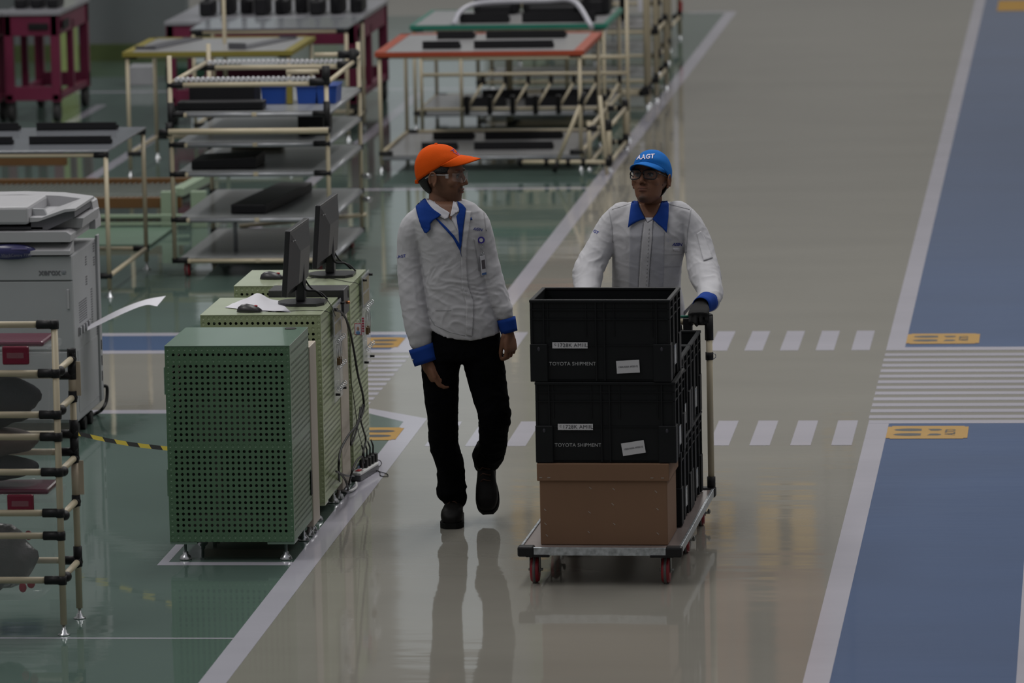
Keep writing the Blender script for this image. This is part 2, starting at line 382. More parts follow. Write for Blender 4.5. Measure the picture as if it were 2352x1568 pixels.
# ------------------------------------------------------------------ perforated cabinets
DG = (0.080, 0.155, 0.088); LG = (0.27, 0.325, 0.185)
def foot_cup(parent, x, y, z1):
    bm = new(); lathe(bm, [(0.027, 0.0), (0.027, 0.004), (0.022, 0.016), (0.012, 0.024), (0.012, 0.034), (0.0065, 0.036), (0.0065, z1)], (x, y, 0.001), 20)
    bx(bm, x - 0.011, x + 0.011, y - 0.011, y + 0.011, z1 - 0.012, z1, 0.002)
    obj('leveling_foot', bm, CHROME, parent)
PX0, PX1 = -4.025, -3.475
def cabinet(y0, key, rgb, top_rgb, label, label_body=None):
    t = thing('perforated_cabinet', label, 'cabinet', ((PX0 + PX1) / 2, y0 + 0.285, 0), 0, 'perforated steel cabinets in a row')
    y1 = y0 + 0.57; z0, z1 = 0.087, 0.950
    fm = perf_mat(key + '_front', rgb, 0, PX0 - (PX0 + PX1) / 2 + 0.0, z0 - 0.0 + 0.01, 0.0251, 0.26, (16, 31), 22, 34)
    sm = perf_mat(key + '_side', tuple(c * 1.25 for c in rgb), 1, -0.285, z0 + 0.01, 0.0251, 0.26, (16, 31), 23, 34)  # side copy of the green, lightened to put glare into the colour
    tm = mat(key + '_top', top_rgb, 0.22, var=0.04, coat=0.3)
    dk = mat('cabinet_inside', (0.05, 0.06, 0.055), 0.6)
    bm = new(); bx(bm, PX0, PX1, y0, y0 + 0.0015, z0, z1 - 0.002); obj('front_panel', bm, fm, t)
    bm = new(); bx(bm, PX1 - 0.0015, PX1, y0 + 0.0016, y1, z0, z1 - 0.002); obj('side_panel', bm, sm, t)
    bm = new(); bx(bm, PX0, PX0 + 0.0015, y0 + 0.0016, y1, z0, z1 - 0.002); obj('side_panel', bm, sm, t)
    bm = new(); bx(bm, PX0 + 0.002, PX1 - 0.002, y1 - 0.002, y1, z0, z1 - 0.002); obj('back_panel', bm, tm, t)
    bm = new(); bx(bm, PX0 - 0.001, PX1 + 0.001, y0 - 0.001, y1 + 0.001, z1 - 0.001, z1 + 0.003, 0.001)
    obj('top_panel', bm, tm, t); bm = new(); bx(bm, PX0 + 0.002, PX1 - 0.002, y0 + 0.003, y1 - 0.003, z0 - 0.001, z0 + 0.003)
    for xx in (PX0, PX1 - 0.12): bx(bm, xx, xx + 0.12, y0 + 0.002, y0 + 0.1, z0 - 0.012, z0, 0.002)
    obj('bottom_panel', bm, tm, t)
    bm = new()
    bx(bm, PX0 + 0.10, PX0 + 0.36, y0 + 0.08, y0 + 0.34, z0 + 0.42, z0 + 0.60, 0.01)
    bx(bm, PX0 + 0.20, PX0 + 0.23, y0 + 0.05, y0 + 0.08, z0 + 0.03, z0 + 0.82, 0.003)
    bx(bm, PX0 + 0.05, PX1 - 0.05, y0 + 0.2, y0 + 0.5, z0 + 0.02, z0 + 0.05)
    obj('inner_equipment', bm, mat('inner_grey', (0.22, 0.21, 0.2), 0.4, 0.3), t)
    bm = new(); bx(bm, PX0 + 0.004, PX1 - 0.004, y0 + 0.42, y0 + 0.43, z0 + 0.004, z1 - 0.01); obj('inner_panel', bm, dk, t)
    for zz in (0.33, 0.78):
        bm = new(); bx(bm, PX0 - 0.008, PX0 - 0.001, y0 + 0.01, y0 + 0.05, z0 + zz - 0.13, z0 + zz - 0.01, 0.002); obj('hinge', bm, tm, t)
    for fx, fy in ((PX0 + 0.06, y0 + 0.045), (PX1 - 0.045, y0 + 0.045), (PX0 + 0.06, y1 - 0.07), (PX1 - 0.035, y1 - 0.06)): foot_cup(t, fx, fy, z0)
    return t
c1 = cabinet(23.15, 'dark_green', DG, (0.14, 0.215, 0.165), 'dark green perforated steel cabinet nearest the camera, nothing on top')
bm = new(); lathe(bm, [(0.026, 0), (0.026, 0.003), (0.018, 0.004)], (-3.545, 23.66, 0.953), 20); obj('cable_grommet', bm, BLACK, c1)
bm = new(); bx(bm, -3.4745, -3.471, 23.67, 23.71, 0.20, 0.31, 0.001); obj('latch', bm, BLACK, c1)
c2 = cabinet(24.12, 'light_green', LG, (0.38, 0.425, 0.29), 'pale green perforated cabinet in the middle, with monitor, mouse and paper on top')
c3 = cabinet(25.10, 'light_green_far', LG, (0.38, 0.425, 0.29), 'pale green perforated cabinet farthest back, with monitor and mouse on top')
BEI = mat('beige_steel', (0.42, 0.37, 0.31), 0.4)
for y_, dp_, lb in ((23.722, 0.20, 'narrow beige steel unit behind the dark green cabinet'), (24.692, 0.27, 'narrow beige steel unit behind the middle pale green cabinet')):
    t = thing('power_unit', lb, 'electrical box', (-3.72, y_ + 0.19, 0), 0, 'beige steel units between the cabinets')
    bm = new(); bx(bm, -3.98, -3.471, y_, y_ + dp_, 0.05, 0.862, 0.004); obj('body', bm, BEI, t)
    for xx in (-3.93, -3.50):
        for yy in (y_ + 0.05, y_ + dp_ - 0.05):
            bm = new(); lathe(bm, [(0.024, 0), (0.024, 0.004), (0.02, 0.02), (0.01, 0.028), (0.008, 0.05)], (xx, yy, 0.001), 16); obj('leveling_foot', bm, CHROME, t)

# lock and key panels on the cabinet sides
GLASSY = mat('clear_acrylic', (0.75, 0.78, 0.8), 0.12, alpha=0.32, spec=0.6)
def torus(bm, c, R_, r_, ax='x', seg=16, ring=6, tilt=0.0):
    pts = []
    for k in range(seg + 1):
        a = 2 * PI * k / seg
        if ax == 'x': pts.append(V(c) + V((0.3 * R_ * math.cos(a) * tilt, R_ * math.cos(a), R_ * math.sin(a))))
        elif ax == 'y': pts.append(V(c) + V((R_ * math.cos(a), tilt * R_ * math.sin(a), R_ * math.sin(a))))
        else: pts.append(V(c) + V((R_ * math.cos(a), R_ * math.sin(a), 0)))
    tube(bm, pts, r_, ring)
def lock_panel(y0, badge, label):
    t = thing('key_panel', label, 'key panel', (-3.455, y0 + 0.14, 0.5), 0)
    bm = new(); bx(bm, -3.464, -3.460, y0, y0 + 0.27, 0.50, 0.95, 0.001); obj('backing_plate', bm, GLASSY, t)
    bm = new(); bx(bm, -3.4598, -3.458, y0, y0 + 0.26, 0.80, 0.945); obj('grey_plate', bm, GREYM, t)
    bm = new()
    for k in range(5):
        for (a, b) in ((0.93, 0.87), (0.86, 0.81)): bx(bm, -3.4578, -3.4572, y0 + 0.03 + k * 0.042, y0 + 0.055 + k * 0.042, b, a)
    obj('yellow_lettering', bm, mat('faded_yellow', (0.30, 0.26, 0.14), 0.5), t)
    rows = (0.78, 0.66, 0.56) if not badge else (0.80, 0.60)
    for z_ in rows:
        bm = new()
        for k in range(5): torus(bm, (-3.445, y0 + 0.03 + k * 0.048, z_), 0.0095, 0.0019, 'y', 12, 5, 0.5)
        obj('hook_ring', bm, CHROME, t, kind='stuff')
    for k in range(2):
        bm = new(); yy = y0 + 0.04 + k * 0.05
        tube(bm, [(-3.452, yy, 0.745), (-3.450, yy, 0.775), (-3.444, yy, 0.788), (-3.438, yy, 0.775), (-3.436, yy, 0.745), (-3.436, yy, 0.70)], 0.0022, 6); tube(bm, [(-3.452, yy, 0.75), (-3.452, yy, 0.70)], 0.0022, 6)
        s_ = obj('padlock', bm, CHROME, t)
        bm = new(); bx(bm, -3.453, -3.437, yy - 0.006, yy + 0.006, 0.668, 0.703, 0.002); obj('padlock_body', bm, mat('brass', (0.16, 0.10, 0.05), 0.4, 0.6), s_)
    bm = new()
    for yy in (y0 + 0.03, y0 + 0.24): cyl(bm, (-3.462, yy, 0.535), (-3.44, yy, 0.535), 0.006); cyl(bm, (-3.462, yy, 0.93), (-3.44, yy, 0.93), 0.006)
    obj('standoff', bm, BLACK, t)
    return t
lock_panel(24.42, False, 'clear key panel with padlocks and rings on the side of the middle cabinet')
kp = lock_panel(25.42, True, 'clear key panel with padlocks and red photo badge on the far cabinet')
# photo badge clipped to the far panel
BY = atx(822, 755, -3.44).y; t = thing('photo_badge', 'red bordered photo badge hanging on the key panel of the far cabinet', 'badge', (-3.42, 25.0, 0.66))
BY = atx(822, 755, -3.44).y; b0 = at(814, 742, BY); b1 = at(831, 769, BY)
bm = new(); bx(bm, b0.x, b1.x, BY - 0.003, BY - 0.001, b1.z, b0.z, 0.0008); obj('card', bm, mat('badge_red', (0.35, 0.04, 0.07), 0.3), t)
bm = new(); bx(bm, b0.x + 0.003, b1.x - 0.003, BY - 0.0045, BY - 0.003, b1.z + 0.004, b0.z - 0.004); obj('photo', bm, mat('badge_white', (0.55, 0.55, 0.6), 0.3), t)
cx_, cz_ = (b0.x + b1.x) / 2, (b0.z + b1.z) / 2
bm = new(); ell(bm, (cx_, BY - 0.005, cz_ + 0.003), (0.006, 0.001, 0.010), 12, 8); obj('portrait_face', bm, mat('badge_skin', (0.33, 0.19, 0.14), 0.5), t)
bm = new(); ell(bm, (cx_, BY - 0.0048, cz_ - 0.017), (0.010, 0.001, 0.009), 12, 8); obj('portrait_shirt', bm, mat('badge_blue', (0.10, 0.22, 0.42), 0.5), t)
bm = new(); torus(bm, (cx_, BY - 0.002, b0.z + 0.008), 0.008, 0.0012, 'y'); obj('clip', bm, CHROME, t)
TY = BY + 0.05; a0 = at(830, 727, TY); a1 = at(838, 769, TY)
bm = new(); bx(bm, a0.x, a1.x, TY - 0.001, TY, a1.z, a0.z); tg = single('paper_tag', bm, WHITEP, 'red and white printed tag hanging behind the photo badge', 'tag')
bm = new()
for k in range(6): bx(bm, a0.x + 0.002, a1.x - 0.002, TY - 0.002, TY - 0.001, a0.z - 0.012 - k * 0.012, a0.z - 0.005 - k * 0.012)
obj('red_print', bm, MATS['badge_red'], tg)

# ------------------------------------------------------------------ monitors, mice, papers on the cabinets
MON = mat('monitor_plastic', (0.018, 0.018, 0.021), 0.33, bump=0.05, bscale=300)
def monitor(y0, label):
    bx_, by_ = -3.615, y0 + 0.36; z0 = 0.954
    t = thing('computer_monitor', label, 'monitor', (bx_, by_, z0), 0, 'black monitors seen from behind on the cabinets')
    bm = new(); poly = []
    for k in range(17):
        a = PI / 2 + PI * k / 16; poly.append((bx_ + 0.0 + 0.105 * math.cos(a), by_ - 0.01 + 0.10 * math.sin(a)))
    poly += [(bx_ + 0.085, by_ - 0.11), (bx_ + 0.115, by_ - 0.06), (bx_ + 0.115, by_ + 0.06), (bx_ + 0.085, by_ + 0.09)]
    prism(bm, poly, 2, z0, z0 + 0.012); obj('base', bm, MON, t)
    bm = new(); M_ = Matrix.Translation((bx_, by_, 0)) 
    bx(bm, -0.022, 0.022, -0.028, 0.028, z0 + 0.01, z0 + 0.20, 0.008, M_); obj('stand', bm, MON, t)
    # panel: plane nearly along Y, leaning back towards +X
    lean = Matrix.Rotation(math.radians(4.5), 4, 'Y'); P0 = Matrix.Translation((bx_ - 0.032, by_ - 0.01, z0 + 0.062)) @ lean @ Matrix.Rotation(math.radians(-1.5), 4, 'Z')
    bm = new(); bx(bm, -0.012, 0.012, -0.255, 0.255, 0.0, 0.305, 0.004, P0)
    pn = obj('panel', bm, MON, t)
    bm = new()
    A = [(-0.245, 0.012), (0.245, 0.012), (0.245, 0.293), (-0.245, 0.293)]; B = [(-0.13, 0.05), (0.13, 0.05), (0.13, 0.20), (-0.13, 0.20)]
    a = [bm.verts.new(P0 @ V((0.012, p[0], p[1]))) for p in A]; b = [bm.verts.new(P0 @ V((0.044, p[0], p[1]))) for p in B]
    c_ = [bm.verts.new(P0 @ V((0.02, p[0] * 0.88, 0.152 + (p[1] - 0.152) * 0.86))) for p in A]
    for r1, r2 in ((a, c_), (c_, b)):
        for k in range(4): bm.faces.new((r1[k], r1[(k + 1) % 4], r2[(k + 1) % 4], r2[k]))
    bm.faces.new(b); bmesh.ops.recalc_face_normals(bm, faces=bm.faces)
    obj('back_shell', bm, MON, pn)
    bm = new(); bx(bm, -0.0135, -0.012, -0.245, 0.245, 0.012, 0.297, 0, P0); obj('screen', bm, mat('screen_glass', (0.008, 0.008, 0.01), 0.12), pn)
    x_ = P0 @ V((0.020, -0.20, 0.255)); yd = (lean @ V((0.25, 0, 1))).normalized()
    put_text('lenovo', 0.016, x_ + V((0.004, 0, 0)), V((0.18, 1, 0)), yd, mat('silver_print', (0.3, 0.3, 0.32), 0.4), pn)
    bm = new()
    tube(bm, spline([(bx_ + 0.01, by_ - 0.03, z0 + 0.12), (bx_ + 0.03, by_ - 0.05, z0 + 0.07), (bx_ + 0.07, by_ - 0.02, z0 + 0.06), (bx_ + 0.10, by_, z0 + 0.03)], 6), 0.005)
    tube(bm, spline([(bx_ - 0.0, by_ + 0.02, z0 + 0.14), (bx_ + 0.04, by_ + 0.03, z0 + 0.07), (bx_ + 0.09, by_ + 0.02, z0 + 0.045), (bx_ + 0.12, by_ + 0.01, z0 + 0.018)], 6), 0.004)
    obj('cable', bm, BLACK, t)
    return t
monitor(24.12, 'black monitor on the middle pale green cabinet, nearer of the two')
monitor(25.10, 'black monitor on the farthest pale green cabinet, farther of the two')
RED = mat('red_plastic', (0.35, 0.02, 0.03), 0.4)
def mouse(c, rz, label, dz=0.0):
    c = V((c.x, c.y, 0.954 + dz)); t = thing('computer_mouse', label, 'computer mouse', c, 0, 'black wired mice')
    bm = new(); M_ = Matrix.Translation(c) @ Matrix.Rotation(rz, 4, 'Z')
    prof = [(-0.055, 0.012, 0.004), (-0.05, 0.020, 0.020), (-0.035, 0.028, 0.031), (-0.01, 0.030, 0.036), (0.02, 0.029, 0.030), (0.045, 0.026, 0.019), (0.058, 0.016, 0.010)]
    rings = []
    for x_, w_, h_ in prof:
        rings.append([bm.verts.new(M_ @ V((x_, w_ * math.cos(a), h_ * (math.sin(a) if a <= PI else 0) + 0.001))) for a in [PI * k / 10 for k in range(11)]])
    for a, b in zip(rings, rings[1:]):
        for k in range(10): f = bm.faces.new((a[k], a[k + 1], b[k + 1], b[k])); f.smooth = True
        bm.faces.new((a[0], b[0], b[10], a[10]))
    bm.faces.new(rings[0]); bm.faces.new(rings[-1][::-1]); bmesh.ops.recalc_face_normals(bm, faces=bm.faces)
    obj('shell', bm, MON, t)
    bm = new(); ell(bm, M_ @ V((0.032, 0, 0.026)), (0.010, 0.004, 0.005), 10, 8); obj('scroll_wheel', bm, RED, t)
    return t, M_
def cord(name_label, pts, r, m=BLACK, cat='cable', name='cable', n=8, group=None):
    bm = new(); tube(bm, spline(pts, n), r); return single(name, bm, m, name_label, cat, group)
m1_, M1 = mouse(on(572, 716, 0.954), -0.1, 'black mouse lying on the white paper on the middle cabinet', 0.001)
m2_, M2 = mouse(on(624, 640, 0.954), -0.1, 'black mouse on the bare top of the farthest cabinet')
for (mt_, Mm, y0) in ((m1_, M1, 24.12), (m2_, M2, 25.10)):
    bm = new(); p0 = Mm @ V((0.057, 0, 0.006))
    tube(bm, spline([p0, p0 + V((0.05, -0.005, -0.003)), p0 + V((0.12, -0.005, -0.003)), p0 + V((0.2, 0.01, -0.003)), (-3.50, y0 + 0.10, 0.957), (-3.462, y0 + 0.14, 0.945), (-3.45, y0 + 0.22, 0.915)], 8), 0.0017, 6); obj('cord', bm, BLACK, mt_)
# crumpled paper under the near mouse
bm = new(); nx, ny = 22, 12; grid = []
P_ = [on(516, 706, 0.954), on(668, 717, 0.954), on(640, 690, 0.954), on(560, 688, 0.954)]
for j in range(ny + 1):
    row = []
    for i in range(nx + 1):
        u_, v_ = i / nx, j / ny
        p = (P_[0] * (1 - u_) + P_[1] * u_) * (1 - v_) + (P_[3] * (1 - u_) + P_[2] * u_) * v_
        z_ = 0.9545 + 0.034 * math.exp(-((u_ - 0.42) ** 2) / 0.07) * math.sin(PI * min(1, v_ * 0.62)) ** 1.5 + 0.004 * abs(noise.noise(V((u_ * 4, v_ * 4, 0))))
        row.append(bm.verts.new((p.x, p.y - 0.035 * math.sin(u_ * PI) * (1 - v_), z_)))
    grid.append(row)
for j in range(ny):
    for i in range(nx): f = bm.faces.new((grid[j][i], grid[j][i + 1], grid[j + 1][i + 1], grid[j + 1][i])); f.smooth = True
single('paper_sheet', bm, WHITEP, 'curled white paper sheet on the middle cabinet under the mouse', 'paper')
# small computer behind the middle cabinet
t = thing('mini_computer', 'flat dark mini computer behind the middle cabinet on the beige unit', 'computer', (-3.6, 24.80, 0.863))
bm = new(); bx(bm, -3.80, -3.448, 24.70, 24.88, 0.863, 0.985, 0.004); obj('case', bm, mat('pc_grey', (0.045, 0.045, 0.048), 0.4, 0.3), t)
bm = new(); cyl(bm, (-3.449, 24.79, 0.915), (-3.432, 24.79, 0.915), 0.007); obj('antenna_socket', bm, mat('copper', (0.5, 0.2, 0.08), 0.3, 0.8), t)
bm = new(); bx(bm, -3.449, -3.446, 24.84, 24.865, 0.93, 0.965); obj('port', bm, BLACK, t)
# cables and power strip
def tr(pts, X=-3.438): return [atx(x, y, X) if Y > 5 else on(x, y, Y) for x, y, Y in pts]
cord('thick black power cable hanging from the mini computer down to the floor', tr([(770, 712, 24.85), (785, 718, 24.9), (800, 745, 24.95), (812, 800, 25.0), (822, 860, 25.05), (834, 910, 25.1), (834, 945, 25.12), (820, 975, 25.12), (800, 1000, 25.1), (782, 1035, 25.05), (778, 1075, 25.0), (781, 1127, 0.012)]), 0.0055)
cord('second black cable looping beside the far cabinet', tr([(828, 935, 25.14), (822, 975, 25.14), (812, 1010, 25.13), (806, 1022, 25.12), (808, 1005, 25.12), (820, 972, 25.13), (831, 940, 25.15), (833, 930, 25.16), (828, 960, 25.16), (834, 985, 25.16), (840, 1010, 25.17), (833, 1045, 25.17), (833, 1075, 0.05)]), 0.0045)
cord('thin black wire hanging down the far cabinet side', tr([(794, 733, 25.25), (799, 755, 25.25), (804, 790, 25.25), (802, 815, 25.25), (806, 870, 25.25), (815, 930, 25.25), (822, 985, 25.25), (831, 1020, 25.3)]), 0.0018)
cord('thin black wire from the monitor over the cabinet edge', tr([(735, 686, 24.55), (750, 688, 24.5), (762, 705, 24.45), (769, 722, 24.42), (771, 726, 24.4)]), 0.0018)
cord('grey cable leaving the back of the middle cabinet', tr([(772, 1082, 24.72), (785, 1088, 24.75), (797, 1092, 24.85), (815, 1093, 0.02)]), 0.005, mat('grey_cable', (0.06, 0.06, 0.065), 0.5))
cord('black cable curling on floor behind the beige unit', tr([(777, 1083, 24.74), (790, 1097, 24.75), (798, 1115, 24.8), (799, 1125, 0.01), (786, 1122, 0.01)]), 0.005)
cord('black cable arching over the power strip', tr([(800, 1118, 0.02), (808, 1085, 24.95), (818, 1060, 25.0), (830, 1048, 25.05), (836, 1062, 25.08)]), 0.005)
cord('white power lead curling beside the power strip', tr([(818, 1108, 0.02), (818, 1118, 0.012), (807, 1126, 0.012), (793, 1128, 0.012), (780, 1127, 0.012)]), 0.006, mat('white_plastic', (0.6, 0.6, 0.6), 0.35))
cord('thin black adapter wire looping on the white floor line', tr([(857, 1057, 0.05), (872, 1057, 0.03), (876, 1066, 0.01), (866, 1074, 0.004), (858, 1077, 0.006), (872, 1083, 0.003), (874, 1092, 0.003), (890, 1093, 0.003), (889, 1088, 0.003), (872, 1083, 0.006), (858, 1079, 0.008)]), 0.0022)
cord('blue network cable beside the power strip', tr([(797, 1066, 0.02), (812, 1062, 0.01), (825, 1070, 0.01), (812, 1088, 0.01), (800, 1100, 0.01)]), 0.004, mat('blue_cable', (0.03, 0.10, 0.28), 0.4))
t = thing('power_strip', 'white power strip full of black plugs on the floor by the cabinets', 'power strip', (-3.43, 25.2, 0.0))
a = on(816, 1106, 0.0); b = on(858, 1080, 0.0); d = (b - a); rz = math.atan2(d.y, d.x); L_ = d.length
Mp = Matrix.Translation(a) @ Matrix.Rotation(rz, 4, 'Z')
bm = new(); bx(bm, 0, L_, -0.028, 0.028, 0.002, 0.028, 0.005, Mp); obj('lower_case', bm, mat('strip_grey', (0.10, 0.10, 0.11), 0.4), t)
bm = new(); bx(bm, 0, L_, -0.028, 0.028, 0.028, 0.042, 0.005, Mp); obj('upper_case', bm, MATS['white_plastic'], t)
bm = new(); bx(bm, 0.04, 0.09, -0.012, 0.012, 0.042, 0.045, 0.001, Mp); obj('switch', bm, RED, t)
for k in range(4):
    x_ = 0.14 + k * 0.055; bm = new()
    bx(bm, x_, x_ + 0.034, -0.02, 0.018, 0.043, 0.085, 0.005, Mp); tube(bm, [Mp @ V((x_ + 0.017, 0, 0.083)), Mp @ V((x_ + 0.02, 0.0, 0.12)), Mp @ V((x_ + 0.02, 0.01, 0.15))], 0.004)
    single('power_plug', bm, BLACK, ['black plug in the power strip, nearest the switch', 'black plug in the power strip, second from the switch', 'black plug in the power strip, third from the switch', 'black plug at the far end of the power strip'][k], 'plug', 'black plugs in the power strip')
bm = new(); c_ = on(852, 1078, 0.0); bx(bm, c_.x - 0.022, c_.x + 0.022, c_.y + 0.03, c_.y + 0.09, 0.002, 0.062, 0.006)
single('power_adapter', bm, BLACK, 'black box power adapter standing just beyond the power strip', 'power adapter')
bm = new(); ell(bm, on(804, 1068, 0.022), (0.03, 0.035, 0.02), 12, 8); single('plastic_bag', bm, GLASSY, 'small clear plastic bag crumpled at the foot of the far cabinet', 'bag')

# hazard tape from the front rack to the dark green cabinet
TAPE = tape_mat('hazard_tape', (0.55, 0.43, 0.05), (0.02, 0.02, 0.02), 0.14)
p0 = V((-4.95, 26.15, 0.10)); p1 = V((-4.03, 23.62, 0.37))
p0 = at(165, 992, 24.6); p1 = at(388, 1030, 24.0)
bm = new(); pts = [p0.lerp(p1, k / 14) - V((0, 0, 0.01 * math.sin(PI * k / 14))) for k in range(15)]
hw = V((0, 0.004, 0.009)); rows = [(bm.verts.new(p - hw), bm.verts.new(p + hw)) for p in pts]
for a, b in zip(rows, rows[1:]): bm.faces.new((a[0], b[0], b[1], a[1]))
tp = single('hazard_tape', bm, TAPE, 'black and yellow striped tape stretched low to the dark green cabinet', 'tape')
sm_ = tp.modifiers.new('thickness', 'SOLIDIFY'); sm_.thickness = 0.0008

# ------------------------------------------------------------------ trolley with crates
CX, CY, CR = -2.066, 23.35, math.radians(-1.6)
MC = Matrix.Translation((CX, CY, 0)) @ Matrix.Rotation(CR, 4, 'Z')
tc = thing('platform_trolley', 'flat platform trolley with red wheels and beige pipe handle carrying the crates', 'trolley', (CX, CY, 0))
DW, DL = 0.345, 0.76
bm = new(); bx(bm, -DW + 0.01, DW - 0.01, -DL + 0.01, DL - 0.01, 0.135, 0.158, 0.002, MC); obj('deck', bm, mat('deck_brown', (0.20, 0.165, 0.155), 0.3, var=0.1), tc)
for (x0, x1, y0, y1) in ((-DW, DW, -DL, -DL + 0.012), (-DW, DW, DL - 0.012, DL), (-DW, -DW + 0.012, -DL, DL), (DW - 0.012, DW, -DL, DL)):
    bm = new(); bx(bm, x0, x1, y0, y1, 0.128, 0.163, 0.002, MC); obj('edge_rail', bm, ZINC, tc)
for sx in (-1, 1):
    for sy in (-1, 1):
        bm = new(); x0, x1 = sorted((sx * (DW + 0.006), sx * (DW - 0.065))); y0, y1 = sorted((sy * (DL + 0.006), sy * (DL - 0.05)))
        bx(bm, x0, x1, y0, y1, 0.122, 0.1665, 0.008, MC)
        x0, x1 = sorted((sx * (DW - 0.03), sx * (DW - 0.13))); y0, y1 = sorted((sy * (DL + 0.003), sy * (DL - 0.05)))
        bx(bm, x0, x1, y0, y1, 0.121, 0.132, 0.002, MC)
        obj('corner_cap', bm, BLACK, tc)
WRED = mat('wheel_red', (0.22, 0.012, 0.02), 0.4); WGREY = mat('wheel_grey', (0.09, 0.09, 0.088), 0.5)
def caster(parent, p, h, rad, wid, yaw=0.0, M0=None, brake=False):
    Mx = (M0 or Matrix.Identity(4)) @ Matrix.Translation(p) @ Matrix.Rotation(yaw, 4, 'Z')
    bm = new()
    for s in (-1, 1): bx(bm, s * (wid / 2 + 0.004) - 0.0015, s * (wid / 2 + 0.004) + 0.0015, -0.018, 0.018, rad * 0.8, h, 0, Mx)
    bx(bm, -0.035, 0.035, -0.035, 0.035, h - 0.004, h, 0.001, Mx)
    cyl(bm, Mx @ V((-wid / 2 - 0.012, 0, rad)), Mx @ V((wid / 2 + 0.016, 0, rad)), 0.006, seg=8)
    if brake: bx(bm, -0.014, 0.014, 0.02, 0.075, rad * 1.25, rad * 1.4, 0.003, Mx @ Matrix.Rotation(0.25, 4, 'X')); ell(bm, Mx @ V((wid / 2 + 0.02, 0.0, rad * 1.1)), (0.007, 0.007, 0.012), 8, 6)
    k = obj('caster_fork', bm, mat('fork_steel', (0.2, 0.21, 0.2), 0.4, 0.7), parent)
    bm = new(); prof = [(rad * 0.55, -wid / 2), (rad * 0.9, -wid / 2), (rad, -wid * 0.25), (rad, wid * 0.25), (rad * 0.9, wid / 2), (rad * 0.55, wid / 2)]
    rings = []
    for r_, x_ in prof: rings.append([bm.verts.new(Mx @ V((x_, r_ * math.cos(2 * PI * q / 24), rad + r_ * math.sin(2 * PI * q / 24)))) for q in range(24)])
    for a, b in zip(rings, rings[1:]):
        for q in range(24): f = bm.faces.new((a[q], a[(q + 1) % 24], b[(q + 1) % 24], b[q])); f.smooth = True
    bm.faces.new(rings[0][::-1]); bm.faces.new(rings[-1]); bmesh.ops.recalc_face_normals(bm, faces=bm.faces)
    for f in bm.faces:
        f.material_index = 0
    w_ = obj('wheel', bm, WRED, k)
    bm = new(); tube(bm, [Mx @ V((0, (rad + 0.0) * math.cos(2 * PI * q / 24), rad + (rad) * math.sin(2 * PI * q / 24))) for q in range(25)], wid * 0.19, 6)
    bmesh.ops.scale(bm, vec=(1, 1, 1), verts=bm.verts)
    for v_ in bm.verts: pass
    obj('tyre', bm, WGREY, k)
for (x_, y_, br) in ((-0.285, -0.69, False), (0.275, -0.69, False), (-0.285, 0.0, True), (0.285, 0.02, True), (-0.285, 0.69, True), (0.285, 0.70, True)):
    caster(tc, V((x_, y_, 0)), 0.128, 0.056, 0.034, 0.0 if y_ < 0 else 0.05, MC, br)
HX, HY_ = 0.331, 0.735
for sx in (-1, 1):
    bm = new(); cyl(bm, MC @ V((sx * HX, HY_, 0.165)), MC @ V((sx * HX, HY_, 0.915)), 0.0145); obj('handle_post', bm, CREAM, tc)
    bm = new(); cyl(bm, MC @ V((sx * HX, HY_, 0.165)), MC @ V((sx * HX, HY_, 0.215)), 0.019)
    cyl(bm, MC @ V((sx * HX, HY_, 0.835)), MC @ V((sx * HX, HY_, 0.945)), 0.0195); cyl(bm, MC @ V((sx * (HX - 0.055), HY_, 0.92)), MC @ V((sx * HX, HY_, 0.92)), 0.019)
    ell(bm, MC @ V((sx * HX, HY_, 0.945)), (0.019, 0.019, 0.012), 14, 8); cyl(bm, MC @ V((sx * HX, HY_, 0.745)), MC @ V((sx * HX, HY_, 0.78)), 0.018)
    obj('joint', bm, BLACK, tc)
bm = new(); cyl(bm, MC @ V((-HX, HY_, 0.918)), MC @ V((HX, HY_, 0.918)), 0.0145); obj('push_bar', bm, CREAM, tc)
bm = new(); cyl(bm, MC @ V((-0.25, HY_, 0.940)), MC @ V((0.25, HY_, 0.940)), 0.006); obj('green_strip', bm, mat('teal_plastic', (0.02, 0.15, 0.10), 0.4), tc)
bm = new(); torus(bm, MC @ V((HX + 0.016, HY_, 0.762)), 0.013, 0.0022, 'y', 16, 6); obj('hook_ring', bm, CHROME, tc)
bm = new(); bx(bm, HX - 0.115, HX - 0.075, HY_ - 0.02, HY_ + 0.02, 0.84, 0.935, 0.004, MC); obj('clamp', bm, BLACK, tc)

